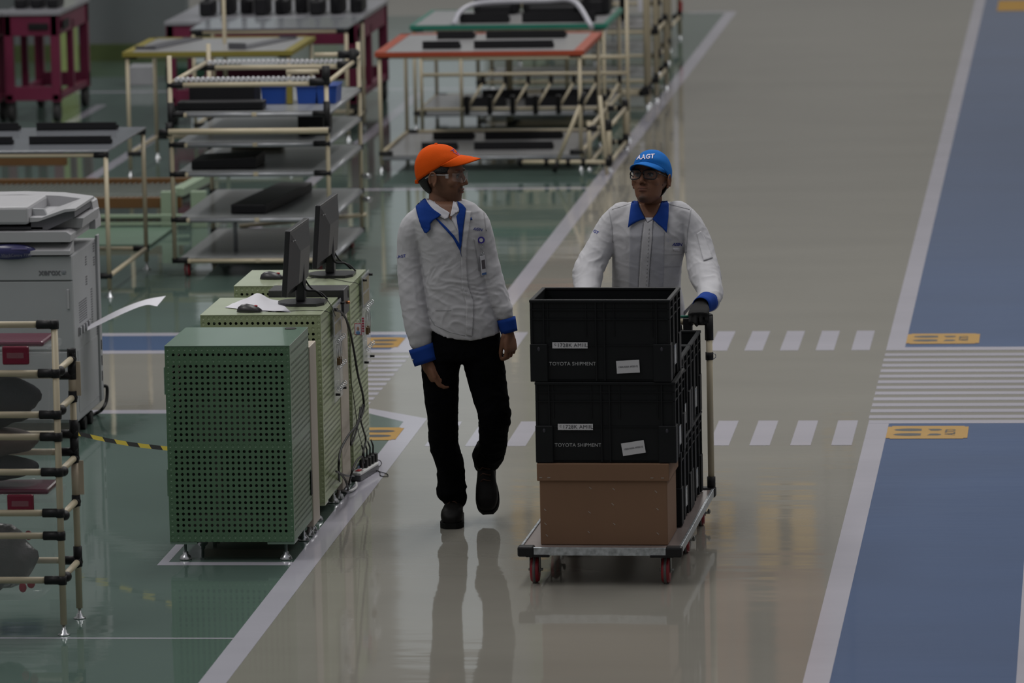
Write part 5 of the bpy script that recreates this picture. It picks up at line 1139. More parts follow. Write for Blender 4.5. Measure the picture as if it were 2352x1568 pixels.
def hair_cap(M_, parent, T_, low=-0.045, burn=0.012):
    bm = new(); vs = ell(bm, (0, 0, 0), (1, 1, 1), 40, 30)
    for v_ in vs:
        v_.co = V((v_.co.x * 0.0795, v_.co.y * 0.100 - 0.013, v_.co.z * 0.096 + 0.030))
        if v_.co.z < 0: v_.co.x *= 1 - 0.16 * (-v_.co.z / 0.07); v_.co.z *= 1.3
        v_.co.x += 0.0015 * noise.noise(v_.co * 60)
    kill = []
    for f in bm.faces:
        c_ = f.calc_center_median(); lim = 0.062 if c_.z > 0.022 else burn
        if c_.y > lim or c_.z < low + (0.03 if c_.y > -0.03 else 0): kill.append(f)
        elif -0.034 < c_.y < 0.010 and c_.z < 0.022: kill.append(f)
        elif c_.z > T_[0] + T_[1] * c_.y + 0.004: kill.append(f)
    bmesh.ops.delete(bm, geom=kill, context='FACES')
    bmesh.ops.transform(bm, matrix=M_, verts=bm.verts)
    o = obj('hair', bm, HAIR, parent); s = o.modifiers.new('t', 'SOLIDIFY'); s.thickness = 0.004; s.offset = 1
    return o
def cap(M_, parent, m, c0, slope, brim_len, brim_drop, side_drop=0.02):
    """crown follows the skull and is cut by a tilted plane z = c0 + slope * y; curved brim in front"""
    T_ = M_; n = 44; bm = new(); rings = []; cz, cy = 0.030, -0.012; rx_, ry_, rz_ = 0.0845, 0.1065, 0.107
    def pt(a, lat):
        cl = abs(math.cos(lat)) ** 0.86; sl = math.copysign(abs(math.sin(lat)) ** 0.95, math.sin(lat))
        x_, y_, z_ = math.cos(a) * rx_ * cl, cy + math.sin(a) * ry_ * cl, cz + rz_ * sl
        k_ = 1 + 0.014 * noise.noise(V((x_ * 30, y_ * 30, z_ * 40))) + 0.006 * abs(math.sin(3 * a)) * math.cos(lat)
        if y_ > 0 and z_ > 0.06: y_ += 0.006 * math.sin(min(1, (z_ - 0.06) / 0.04) * PI)
        return V((x_ * k_, cy + (y_ - cy) * k_, cz + (z_ - cz) * k_))
    lat0 = []
    for k in range(n):
        a = 2 * PI * k / n; lo, hi = -1.3, 1.4
        for _ in range(30):
            mid = (lo + hi) / 2; p = pt(a, mid)
            if p.z > c0 + slope * p.y: hi = mid
            else: lo = mid
        lat0.append(hi)
    for j in range(17):
        rings.append([bm.verts.new(T_ @ pt(2 * PI * k / n, lat0[k] + (PI / 2 - lat0[k]) * j / 16)) for k in range(n)])
    for a, b in zip(rings, rings[1:]):
        for k in range(n): f = bm.faces.new((a[k], a[(k + 1) % n], b[(k + 1) % n], b[k])); f.smooth = True
    bmesh.ops.remove_doubles(bm, verts=rings[-1], dist=0.002)
    bmesh.ops.recalc_face_normals(bm, faces=bm.faces)
    c_ = obj('cap', bm, m, parent); s = c_.modifiers.new('t', 'SOLIDIFY'); s.thickness = 0.002; s.offset = -1
    cb = bvh_world(c_, parent)
    bm = new(); G_ = []
    def edge(a):
        f = (a / (2 * PI)) * n; k = int(math.floor(f)) % n; t_ = f - math.floor(f); return pt(a, lat0[k] * (1 - t_) + lat0[(k + 1) % n] * t_)
    for i in range(27):
        s_ = -1 + 2 * i / 26; a = PI / 2 - s_ * 1.22; row = []; r0 = edge(a)
        for j in range(9):
            t_ = j / 8; L_ = brim_len * (1 - abs(s_) ** 2.4)
            row.append(bm.verts.new(T_ @ V((r0.x * (1.012 - 0.10 * t_ * s_ * s_), r0.y + 0.001 + L_ * t_, r0.z + 0.003 - (brim_drop * (1 - abs(s_) ** 2.4) + side_drop * s_ * s_ * (1 - s_ ** 4)) * t_ - 0.004 * t_ * t_))))
        G_.append(row)
    for a, b in zip(G_, G_[1:]):
        for j in range(8): f = bm.faces.new((a[j], b[j], b[j + 1], a[j + 1])); f.smooth = True
    bmesh.ops.recalc_face_normals(bm, faces=bm.faces)
    b_ = obj('brim', bm, m, c_); s = b_.modifiers.new('t', 'SOLIDIFY'); s.thickness = 0.0035; s.offset = 0
    bm = new(); ell(bm, T_ @ (pt(PI / 2, PI / 2) + V((0, -0.012, 0.001))), (0.008, 0.008, 0.004), 12, 8); obj('cap_button', bm, m, c_)
    return c_, cb, (c0, slope)
def bvh_world(o, parent):
    base = V(parent.location); return BVHTree.FromPolygons([v_.co + base for v_ in o.data.vertices], [tuple(p.vertices) for p in o.data.polygons])
BOOT = mat('boot_leather', (0.006, 0.0055, 0.0055), 0.6, bump=0.1, spec=0.2); SOLE = mat('boot_sole', (0.007, 0.007, 0.007), 0.8, spec=0.2); LACE = mat('boot_lace', (0.05, 0.018, 0.008), 0.7)
def boot(parent, M_, shaft=0.0):
    """y forward, origin under the heel"""
    bm = new(); R_ = []
    for y_, w_, h_ in ((-0.01, 0.026, 0.08), (0.0, 0.034, 0.10), (0.04, 0.037, 0.12), (0.09, 0.038, 0.115), (0.13, 0.042, 0.092), (0.18, 0.049, 0.078), (0.22, 0.051, 0.072), (0.25, 0.047, 0.064), (0.272, 0.036, 0.048), (0.283, 0.02, 0.035)):
        R_.append([M_ @ p for p in ring_pts((0, y_, 0.016 + h_ / 2), (w_, 0, 0), (0, 0, h_ / 2), 20, 2.8)])
    loft(bm, R_); loft(bm, [[M_ @ p for p in ring_pts((0, 0.045 - 0.01 * k, 0.08 + 0.035 * k), (0.042, 0, 0), (0, 0.056 - 0.002 * k, 0), 20, 2.2)] for k in range(3)])
    me = remesh(bm, 0.005, 5); b_ = obj('boot', me, BOOT, parent)
    bm = new(); S_ = []
    for y_, w_ in ((-0.016, 0.024), (0.0, 0.036), (0.06, 0.038), (0.12, 0.039), (0.18, 0.051), (0.23, 0.053), (0.265, 0.044), (0.288, 0.024)): S_.append((y_, w_))
    S_ = [(p.x, max(p.y, 0.004)) for p in spline([(a, b, 0) for a, b in S_], 5)]
    for z0, z1 in ((0.0, 0.024),):
        lo = [bm.verts.new(M_ @ V((w_, y_, z0))) for y_, w_ in S_] + [bm.verts.new(M_ @ V((-w_, y_, z0))) for y_, w_ in reversed(S_)]
        hi = [bm.verts.new(M_ @ V((w_, y_, z1))) for y_, w_ in S_] + [bm.verts.new(M_ @ V((-w_, y_, z1))) for y_, w_ in reversed(S_)]
        bm.faces.new(lo[::-1]); bm.faces.new(hi)
        for k in range(len(lo)): bm.faces.new((lo[k], lo[(k + 1) % len(lo)], hi[(k + 1) % len(lo)], hi[k]))
    bmesh.ops.recalc_face_normals(bm, faces=bm.faces); obj('sole', bm, SOLE, b_)
    bm = new()
    for k in range(5):
        y_ = 0.165 - k * 0.022; z_ = 0.098 + k * 0.016
        tube(bm, [M_ @ V((-0.024, y_, z_ - 0.006)), M_ @ V((-0.01, y_ + 0.004, z_ + 0.006)), M_ @ V((0.01, y_ - 0.004, z_ + 0.006)), M_ @ V((0.024, y_ + 0.003, z_ - 0.006))], 0.0025, 6)
    obj('laces', bm, LACE, b_)
def cuff(parent, a, b, r0, r1, m, name='cuff', squash=0.8):
    a, b = V(a), V(b); d = (b - a).normalized(); u = (V((1, 0, 0)) - d * d.x).normalized(); w_ = d.cross(u); bm = new()
    R_ = [ring_pts(a.lerp(b, k / 4), u * (r0 + (r1 - r0) * k / 4), w_ * (r0 + (r1 - r0) * k / 4) * squash, 28, 2.1) for k in range(5)]
    Q_ = [[bm.verts.new(p) for p in r] for r in R_]
    for p, q_ in zip(Q_, Q_[1:]):
        for k in range(28): f = bm.faces.new((p[k], p[(k + 1) % 28], q_[(k + 1) % 28], q_[k])); f.smooth = True
    bmesh.ops.recalc_face_normals(bm, faces=bm.faces)
    o = obj(name, bm, m, parent); s = o.modifiers.new('t', 'SOLIDIFY'); s.thickness = 0.003; s.offset = -1; return o

JK = mat('jacket_white', (0.455, 0.453, 0.476), 0.85, var=0.03, scale=12, bump=0.12, bscale=420, spec=0.2)
SHW = mat('shirt_white', (0.52, 0.515, 0.56), 0.7, var=0.02); CB = mat('collar_blue', (0.009, 0.040, 0.22), 0.85, spec=0.15, var=0.08); NAVY = mat('trouser_black', (0.0022, 0.0024, 0.0034), 0.95, var=0.2, spec=0.08)
JSH = mat('jacket_lined', (0.355, 0.358, 0.395), 0.8, var=0.05, scale=10); TXB = mat('embroidery_blue', (0.03, 0.04, 0.22), 0.7)
SEAM = mat('seam_grey', (0.34, 0.34, 0.36), 0.8)

# ---- the man in the orange cap
YA = 23.97
A = thing('person', 'walking man in orange cap and clear safety glasses, white jacket hanging open at the collar', 'person', (-2.86, YA, 0))
def a_(px, py, dy=0.0): return at(px, py, YA + dy)
HA = a_(1014, 404)
fx = V((0.975, -0.22, -0.0)).normalized(); M1h = Matrix.Translation(HA) @ Matrix(((fx.y * -1 * -1, fx.x, 0, 0), (-fx.x, fx.y, 0, 0), (0, 0, 1, 0), (0, 0, 0, 1)))
# columns: x = right of the face, y = forward, z = up
rx = fx.cross(V((0, 0, 1))); M1h = Matrix.Translation(HA) @ Matrix(((rx.x, fx.x, 0, 0), (rx.y, fx.y, 0, 0), (rx.z, fx.z, 1, 0), (0, 0, 0, 1))) @ Matrix.Rotation(math.radians(-1), 4, 'X') @ Matrix.Scale(1.04, 4)
SK1 = (0.185, 0.088, 0.053)
def tone1(p, c_):
    f = 0.62 * G(p, (0, 0.07, -0.112), (0.05, 0.06, 0.025)) + 0.45 * (1 if 0 else 0)
    jawm = max(0, min(1, (-0.045 - p.z) / 0.03)) * max(0, min(1, (p.z + 0.16) / 0.03)) * (1 if p.y > 0.0 else max(0, 1 + p.y / 0.03))
    f = max(f, 0.38 * jawm); f = max(f, 0.85 * G(p, (0, 0.098, -0.0455), (0.026, 0.02, 0.006))); f = max(f, 0.8 * G(p, (0.026, 0.085, -0.058), (0.007, 0.02, 0.014)), 0.8 * G(p, (-0.026, 0.085, -0.058), (0.007, 0.02, 0.014)))
    f = max(f, 0.35 * G(p, (0.07, 0.03, -0.04), (0.02, 0.02, 0.04)), 0.35 * G(p, (-0.07, 0.03, -0.04), (0.02, 0.02, 0.04)))
    c_ = mixc(c_, (0.02, 0.014, 0.012), min(f, 0.9))
    c_ = mixc(c_, (0.17, 0.06, 0.05), 0.8 * min(1, G(p, (0, 0.105, -0.055), (0.02, 0.014, 0.0045)) + G(p, (0, 0.103, -0.067), (0.018, 0.014, 0.006))))
    c_ = mixc(c_, (0.01, 0.006, 0.006), 0.9 * G(p, (0, 0.104, -0.0605), (0.018, 0.02, 0.0025)))
    c_ = mixc(c_, (0.012, 0.009, 0.008), 0.9 * min(1, G(p, (0.031, 0.095, 0.027), (0.022, 0.025, 0.0045)) + G(p, (-0.031, 0.095, 0.027), (0.022, 0.025, 0.0045))))
    return c_
neck1 = ([a_(1016, 408, 0.01), a_(1014, 440, 0.01), a_(1016, 470, 0.0), a_(1022, 500, 0.01), a_(1040, 560, 0.01)], [0.05, 0.056, 0.060, 0.085, 0.09])
wristL = a_(977, 824, -0.06); wristR = a_(1166, 757, -0.03)
body1 = body_mesh(M1h, [neck1, ([a_(1040, 540), a_(1045, 620), a_(1060, 700), a_(1068, 780)], [0.09, 0.085, 0.085, 0.09]),
    ([a_(1030, 505), a_(960, 520), a_(946, 600), a_(952, 700, -0.03), a_(970, 790, -0.055), wristL], [0.05, 0.045, 0.04, 0.036, 0.03, 0.027]),
    ([a_(1030, 505), a_(1095, 510), a_(1122, 600), a_(1145, 680, -0.02), a_(1162, 740, -0.03), wristR], [0.05, 0.045, 0.04, 0.036, 0.03, 0.026])],
    [((wristL, V((0.30, 0.0, -1)), V((0.85, 0.5, 0.1)), V((0.5, -0.85, -0.05))), dict(curl=(0.30, 0.55, 0.45), L_=1.14, thumb=(0.98, 0.12, 0.22))),
     ((wristR, V((0.14, 0.0, -1)), V((-0.85, 0.5, -0.15)), V((-0.5, -0.85, 0))), dict(curl=(0.3, 0.8, 0.75), L_=1.04, thumb=(0.95, 0.2, 0.35)))],
    SK1, None, tone1)
obj('body', body1, skin_mat('skin_first', SK1), A)
ORC = mat('cap_orange', (0.60, 0.075, 0.004), 0.9, spec=0.15, var=0.06, bump=0.1, bscale=200)
c_, cb1, T1 = cap(M1h, A, ORC, 0.036, 0.62, 0.088, 0.008, 0.026)
hair_cap(M1h, A, T1, low=-0.085)
drape_text('AISIN', 1050, 351, 13, math.radians(-32), cb1, 0.0025, YA, mat('cap_text_blue', (0.09, 0.03, 0.25), 0.6), c_)
bm = new(); bx(bm, -0.02, 0.02, -0.116, -0.098, -0.036, -0.018, 0.004, M1h); obj('cap_strap', bm, ORC, c_)
def eyes(M_, parent, look=(0, 0)):
    for s in (-1, 1):
        bm = new(); ell(bm, M_ @ V((s * 0.031, 0.0765, 0.006)), (0.0125,) * 3, 18, 12); e_ = obj('eye', bm, mat('eye_white', (0.13, 0.12, 0.115), 0.3), parent)
        bm = new(); ell(bm, M_ @ V((s * 0.031 + look[0], 0.0875, 0.005 + look[1])), (0.0052, 0.0022, 0.0052), 14, 8, M_.to_3x3().to_4x4()); obj('iris', bm, mat('iris_brown', (0.012, 0.008, 0.006), 0.15), e_)
        bm = new(); tube(bm, [M_ @ V((s * 0.031 - 0.014, 0.085, 0.008)), M_ @ V((s * 0.031 - 0.006, 0.0895, 0.0125)), M_ @ V((s * 0.031 + 0.006, 0.0895, 0.0125)), M_ @ V((s * 0.031 + 0.014, 0.085, 0.008))], 0.0026, 6); obj('eyelid', bm, HAIR, e_)
eyes(M1h, A)
CLG = mat('clear_glasses', (0.7, 0.72, 0.74), 0.06, alpha=0.05, spec=1.0)
gl = bpy.data.objects.new('safety_glasses', None); C.objects.link(gl); gl.parent = A; gl.location = HA - A.location
for s in (-1, 1):
    bm = new(); G_ = []
    for i in range(9):
        a = s * (0.06 + 0.92 * i / 8); x_ = 0.078 * math.sin(a) / math.sin(0.98); y_ = 0.050 + 0.064 * math.cos(a * 1.15)
        top = 0.022; bot = -0.020 + 0.010 * (i / 8) ** 2 + (0.012 if i == 0 else 0)
        G_.append([bm.verts.new(M1h @ V((x_, y_, top + (bot - top) * j / 4))) for j in range(5)])
    for a, b in zip(G_, G_[1:]):
        for j in range(4): f = bm.faces.new((a[j], b[j], b[j + 1], a[j + 1])); f.smooth = True
    o = obj('lens', bm, CLG, gl)
    bm = new(); tube(bm, [M1h @ V((s * 0.006, 0.1145, 0.020)), M1h @ V((s * 0.005, 0.1145, 0.004)), M1h @ V((s * 0.012, 0.113, -0.010)), M1h @ V((s * 0.02, 0.112, -0.018))], 0.0016, 6); obj('lens_rim', bm, mat('clear_rim', (0.6, 0.62, 0.64), 0.1, alpha=0.5), gl); o.modifiers.new('t', 'SOLIDIFY').thickness = 0.002
    bm = new(); tube(bm, [M1h @ V((s * 0.077, 0.056, 0.014)), M1h @ V((s * 0.082, 0.01, 0.014)), M1h @ V((s * 0.083, -0.02, 0.012)), M1h @ V((s * 0.080, -0.045, -0.004))], 0.0028, 6)
    bx(bm, s * 0.079 - 0.002, s * 0.079 + 0.002, 0.046, 0.060, 0.0, 0.019, 0.001, M1h); obj('temple', bm, mat('clear_frame', (0.5, 0.52, 0.54), 0.15, alpha=0.28), gl)
# jacket
bm = new(); rings = []
for py, l, r, dp, dy in ((768, 986, 1150, 0.118, 0), (740, 985, 1147, 0.122, 0), (700, 982, 1137, 0.122, 0), (650, 976, 1123, 0.118, 0), (600, 970, 1114, 0.118, 0), (560, 963, 1113, 0.122, 0), (525, 950, 1112, 0.120, 0), (500, 942, 1110, 0.108, 0), (482, 952, 1104, 0.092, 0), (468, 966, 1090, 0.078, 0.0), (460, 976, 1070, 0.066, 0.01)):
    c_ = a_((l + r) / 2, py, dy); hw = (a_(r, py) - a_(l, py)).length / 2; ring = ring_pts(c_, (hw, 0, 0.0), (0, dp, 0), 36, 2.4)
    if py >= 740:
        for p in ring: p.z += (0.030 * ((p.x - c_.x - 0.01) / hw) ** 2 * (1.6 if p.x < c_.x else 0.9) - (0.012 if py > 750 else 0)) * (1 if py > 750 else 0.5)
    rings.append(ring)
loft(bm, rings)
limb(bm, [a_(975, 505), a_(950, 530), a_(943, 600), a_(950, 690, -0.03), a_(961, 750, -0.05), a_(966, 780, -0.055)], [0.07, 0.066, 0.060, 0.060, 0.059, 0.053])
limb(bm, [a_(1075, 500), a_(1096, 520), a_(1117, 600), a_(1138, 670, -0.015), a_(1155, 708, -0.028), a_(1159, 720, -0.03)], [0.066, 0.062, 0.056, 0.052, 0.043, 0.038])
j1 = remesh(bm, 0.0055, 5)
wrinkle(j1, 0.0036, 3.0, [(a_(955, 680, -0.03), 0.10, 0.5), (a_(1140, 680, 0), 0.10, 0.7), (a_(1060, 700, -0.1), 0.13, 0.6), (a_(965, 770, -0.05), 0.07, 0.5), (a_(1010, 650, -0.1), 0.1, 0.3)])
b1 = bvh_of(j1); JA = obj('jacket', j1, JK, A)
cuff(A, a_(967, 795, -0.058), a_(980, 832, -0.062), 0.059, 0.0575, CB)
cuff(A, a_(1162, 731, -0.03), a_(1170, 763, -0.032), 0.044, 0.038, CB)
bm = new(); ell(bm, a_(948, 826, -0.118), (0.004, 0.002, 0.004), 10, 6); obj('snap_button', bm, CHROME, A)
# open collar: shirt, lapels, front edge
drape('shirt_front', [(976, 446), (1000, 470), (1020, 488), (1040, 508), (1054, 535), (1060, 566), (1062, 560), (1064, 520), (1060, 486), (1050, 470), (1040, 462)], b1, 0.003, YA, SHW, A)
drape('neck_skin', [(984, 440), (1000, 466), (1022, 486), (1036, 506), (1040, 490), (1042, 478), (1042, 466), (1030, 455), (1010, 440)], b1, 0.0055, YA, mat('neck_skin', SK1, 0.5), A)
sc = drape('shirt_collar', [(973, 444), (979, 446), (992, 462), (1012, 476), (1033, 489), (1030, 500), (1022, 504), (1008, 496), (990, 478), (976, 458)], b1, 0.010, YA, SHW, A, thick=0.004)
drape('shirt_collar', [(1041, 464), (1047, 466), (1054, 481), (1054, 487), (1046, 490), (1036, 498), (1034, 496), (1037, 484)], b1, 0.010, YA, SHW, A, thick=0.004)
drape('collar', [(975, 442), (968, 450), (960, 466), (957, 478), (962, 500), (970, 522), (977, 534), (981, 535), (989, 527), (989, 514), (996, 506), (1008, 499), (1013, 494), (996, 482), (984, 468), (976, 456), (974, 447)], b1, 0.014, YA, CB, A, thick=0.004)
drape('collar', [(1050, 463), (1062, 470), (1070, 479), (1069, 488), (1064, 520), (1060, 560), (1058, 572), (1055, 560), (1053, 530), (1048, 497), (1055, 486), (1054, 478)], b1, 0.0075, YA, CB, A, thick=0.003)
drape('blue_piping', [(1000, 502), (1005, 502), (1025, 521), (1044, 542), (1056, 562), (1060, 590), (1056, 575), (1040, 546), (1020, 524)], b1, 0.007, YA, CB, A, thick=0.003)
drape('front_placket', [(1069, 484), (1082, 485), (1078, 520), (1072, 560), (1071, 600), (1073, 640), (1076, 661), (1087, 692), (1087, 730), (1084, 772), (1071, 769), (1070, 730), (1071, 698), (1061, 661), (1060, 620), (1059, 588), (1063, 540)], b1, 0.005, YA, JK, A, thick=0.004)
drape('blue_flash', [(1078, 505), (1082, 498), (1085, 505)], b1, 0.003, YA, CB, A)
drape_text('AISIN', 1097, 526.5, 9, math.radians(-8), b1, 0.0015, YA, TXB, A, bold=0.2, shear=0.3)
drape_text('AAGT', 920, 589, 9, math.radians(8), b1, 0.0015, YA, TXB, A, bold=0.2)
for pl in ([(1088, 548), (1090, 548), (1097, 590), (1101, 622), (1099, 622), (1095, 590)], [(985, 722), (1000, 745), (1030, 760), (1068, 770), (1068, 771.5), (1030, 762), (998, 747), (984, 724)], [(1000, 712), (1036, 712), (1036, 713.5), (1000, 713.5)], [(1111, 480), (1114, 500), (1118, 530), (1116, 530), (1112, 500), (1109, 481)]):
    drape('seam', pl, b1, 0.0012, YA, SEAM, JA, thick=0.0006)
# badge reel and badge
rp = hit(b1, 1105, 551, 0.006, YA); rd = bpy.data.objects.new('badge_reel', None); C.objects.link(rd); rd.parent = A; rd.location = rp - A.location
bm = new(); cyl(bm, rp, rp + V((0.0, -0.009, 0.001)), 0.0155, seg=24); obj('reel', bm, mat('reel_blue', (0.03, 0.02, 0.2), 0.3), rd)
bm = new(); cyl(bm, rp + V((0.0, -0.009, 0.001)), rp + V((0.0, -0.0102, 0.001)), 0.0085, seg=20); obj('reel_sticker', bm, LBL, rd)
bm = new()
for k in range(5): torus(bm, hit(b1, 1106 + k * 0.6, 561 + k * 6.5, 0.005, YA), 0.0048, 0.0010, 'y', 10, 5, 0.5 * (k % 2))
obj('chain', bm, CHROME, rd)
q0 = hit(b1, 1110.5, 609, 0.012, YA); Mb = Matrix.Translation(q0) @ Matrix.Rotation(math.radians(-4), 4, 'Y') @ Matrix.Rotation(math.radians(58), 4, 'Z')
bm = new(); bx(bm, -0.018, 0.018, -0.0012, 0.0012, -0.044, 0.044, 0.001, Mb); obj('badge', bm, mat('badge_card', (0.5, 0.5, 0.54), 0.3), rd)
bm = new(); bx(bm, -0.012, 0.012, -0.0018, -0.0012, -0.015, 0.025, 0, Mb); obj('badge_photo', bm, mat('badge_dark', (0.07, 0.06, 0.07), 0.4), rd)
bm = new(); bx(bm, -0.016, 0.016, -0.0018, -0.0012, -0.042, -0.032, 0, Mb); obj('badge_stripe', bm, mat('badge_stripe', (0.05, 0.12, 0.3), 0.4), rd)
# trousers and boots
bm = new()
loft(bm, [ring_pts(a_(1068, 735), (0.150, 0, 0), (0, 0.105, 0), 28, 2.4), ring_pts(a_(1068, 770), (0.158, 0, 0), (0, 0.108, 0), 28, 2.4), ring_pts(a_(1066, 800), (0.168, 0, 0), (0, 0.108, 0), 28, 2.4), ring_pts(a_(1063, 822), (0.175, 0, 0), (0, 0.10, 0), 28, 2.5)])
limb(bm, [a_(1026, 790), a_(1013, 834), a_(1013, 892), a_(1017, 961, 0.02), a_(1020, 1020, 0.06), a_(1033, 1064, 0.10), a_(1036, 1104, 0.13), a_(1038, 1126, 0.14), a_(1045, 1142, 0.14)], [0.085, 0.088, 0.079, 0.068, 0.066, 0.062, 0.063, 0.071, 0.055])
limb(bm, [a_(1105, 790), a_(1112, 839), a_(1126, 905, 0.0), a_(1136, 948, 0.0), a_(1134, 980, 0.05), a_(1130, 1022, 0.14), a_(1120, 1048, 0.22), a_(1116, 1062, 0.26)], [0.090, 0.091, 0.080, 0.071, 0.066, 0.063, 0.070, 0.056])
tr1 = remesh(bm, 0.007, 4); wrinkle(tr1, 0.006, 8.0, [(a_(1140, 955), 0.09, 0.8), (a_(1036, 1100), 0.08, 0.9), (a_(1125, 1040, 0.15), 0.08, 0.7)]); obj('trousers', tr1, NAVY, A)
def foot_frame(p, fwd, up):
    fwd = V(fwd).normalized(); r_ = fwd.cross(V(up)).normalized(); u_ = r_.cross(fwd); return Matrix(((r_.x, fwd.x, u_.x, p.x), (r_.y, fwd.y, u_.y, p.y), (r_.z, fwd.z, u_.z, p.z), (0, 0, 0, 1)))
toe = on(1036, 1214, 0.0); fwd = V((0.03, -1, 0)).normalized(); boot(A, foot_frame(toe - fwd * 0.275 + V((0, 0, 0.001)), fwd, (0, 0, 1)))
fwd2 = V((0.06, -0.60, -0.80)).normalized(); toe2 = at(1121, 1180, YA + 0.17); boot(A, foot_frame(toe2 - fwd2 * 0.285 , fwd2, (0, -0.80, 0.60)))

# ---- the man in the blue cap behind the trolley
YB = 24.60
B = thing('person', 'man in blue cap and black framed glasses pushing the trolley with a gloved hand', 'person', (-2.02, YB, 0))
def b_(px, py, dy=0.0): return at(px, py, YB + dy)
HB_ = b_(1495, 413, -0.03)
az = math.radians(22); cd = V((0 - HB_.x, 0 - HB_.y, 0)).normalized()          # towards the camera
fx = Matrix.Rotation(-az, 3, 'Z') @ cd; rx = fx.cross(V((0, 0, 1)))
M2h = Matrix.Translation(HB_) @ Matrix(((rx.x, fx.x, 0, 0), (rx.y, fx.y, 0, 0), (rx.z, fx.z, 1, 0), (0, 0, 0, 1))) @ Matrix.Rotation(math.radians(18), 4, 'X') @ Matrix.Rotation(math.radians(2), 4, 'Y') @ Matrix.Scale(1.02, 4)
SK2 = (0.19, 0.088, 0.052)
def tone2(p, c_):
    f = 0.92 * G(p, (0, 0.085, -0.102), (0.026, 0.05, 0.018)); f = max(f, 0.55 * G(p, (0, 0.102, -0.046), (0.027, 0.02, 0.006)), 0.6 * G(p, (0, 0.1, -0.082), (0.010, 0.03, 0.012)))
    f = max(f, 0.25 * G(p, (0.03, 0.09, -0.06), (0.008, 0.02, 0.014)), 0.25 * G(p, (-0.03, 0.09, -0.06), (0.008, 0.02, 0.014)))
    c_ = mixc(c_, (0.018, 0.013, 0.011), min(f, 0.93))
    c_ = mixc(c_, (0.15, 0.055, 0.045), 0.8 * min(1, G(p, (0, 0.105, -0.055), (0.022, 0.014, 0.0045)) + G(p, (0, 0.103, -0.067), (0.019, 0.014, 0.006))))
    c_ = mixc(c_, (0.012, 0.006, 0.006), 0.9 * G(p, (0, 0.104, -0.0605), (0.022, 0.02, 0.0022)))
    c_ = mixc(c_, (0.012, 0.009, 0.008), 0.9 * min(1, G(p, (0.031, 0.095, 0.028), (0.022, 0.025, 0.0045)) + G(p, (-0.031, 0.095, 0.028), (0.022, 0.025, 0.0045))))
    c_ = mixc(c_, (0.02, 0.01, 0.01), 0.7 * min(1, G(p, (0.008, 0.11, -0.040), (0.004, 0.02, 0.003)) + G(p, (-0.008, 0.11, -0.040), (0.004, 0.02, 0.003))))
    return c_
pw = MC @ V((HX - 0.085, HY_ , 0.955)); grip = MC @ V((HX - 0.085, HY_, 0.93)); gripL = MC @ V((-HX + 0.085, HY_, 0.93))
wR = MC @ V((HX - 0.040, HY_ + 0.070, 0.988)); wL = MC @ V((-HX + 0.085, HY_ + 0.07, 0.98))
body2 = body_mesh(M2h, [([b_(1497, 405, 0.01), b_(1494, 440, 0.02), b_(1492, 470, 0.02), b_(1491, 500, 0.03), b_(1490, 560, 0.02)], [0.05, 0.054, 0.058, 0.085, 0.09]),
    ([b_(1490, 540, 0.02), b_(1488, 620, 0.03), b_(1486, 700, 0.06), b_(1484, 780, 0.08)], [0.09, 0.085, 0.085, 0.09]),
    ([b_(1490, 505), b_(1410, 512), b_(1372, 570, -0.04), b_(1352, 628, -0.13), b_(1350, 690, -0.3), wL], [0.05, 0.045, 0.04, 0.038, 0.03, 0.026]),
    ([b_(1490, 505), b_(1575, 508), b_(1604, 570, -0.03), b_(1618, 628, -0.12), b_(1628, 670, -0.28), wR], [0.05, 0.045, 0.04, 0.038, 0.03, 0.026])],
    [((wL, V((0, -1, -0.45)), V((0, -0.35, -1)), V((1, 0, 0))), dict(curl=(0.6, 1.1, 0.9), thumb=(0.6, 0.5, 0.6)))],
    SK2, None, tone2, jaw=0.98, up=0.012)
obj('body', body2, skin_mat('skin_second', SK2), B)
eyes(M2h, B, (0.001, 0.001))
BLC = mat('cap_blue', (0.010, 0.125, 0.43), 0.85, spec=0.15, var=0.05, bump=0.1, bscale=200)
c_, cb2, T2 = cap(M2h, B, BLC, 0.016, 0.46, 0.076, 0.022, 0.008)
hair_cap(M2h, B, T2, low=-0.08, burn=0.02)
drape_text('AAGT', 1482, 360.5, 14, math.radians(5), cb2, 0.0025, YB, mat('cap_text_white', (0.6, 0.55, 0.65), 0.6), c_, bold=0.45, shear=0.25, spacing=1.1)
gl = bpy.data.objects.new('eyeglasses', None); C.objects.link(gl); gl.parent = B; gl.location = HB_ - B.location
GLF = mat('glasses_black', (0.007, 0.007, 0.008), 0.2)
for s in (-1, 1):
    bm = new(); pts = []
    for k in range(29):
        a = 2 * PI * k / 28; ca, sa = math.cos(a), math.sin(a); x_ = math.copysign(abs(ca) ** 0.62, ca) * 0.0285; z_ = math.copysign(abs(sa) ** 0.66, sa) * 0.0205
        pts.append(M2h @ V((s * 0.0355 + x_ * (1 if z_ > 0 else 0.94), 0.112 - 5.0 * (s * 0.0355 + x_) ** 2 * 1.0, 0.002 + z_)))
    tube(bm, pts, 0.0029, 6); obj('rim', bm, GLF, gl)
    bm = new(); f = bm.faces.new([bm.verts.new(p) for p in pts[:-1]]); obj('lens', bm, mat('lens_glass', (0.5, 0.52, 0.55), 0.04, alpha=0.05, spec=0.6), gl)
    bm = new(); tube(bm, [M2h @ V((s * 0.061, 0.094, 0.012)), M2h @ V((s * 0.074, 0.070, 0.012)), M2h @ V((s * 0.081, 0.0, 0.012)), M2h @ V((s * 0.078, -0.03, 0.0))], 0.0026, 6); obj('temple', bm, GLF, gl)
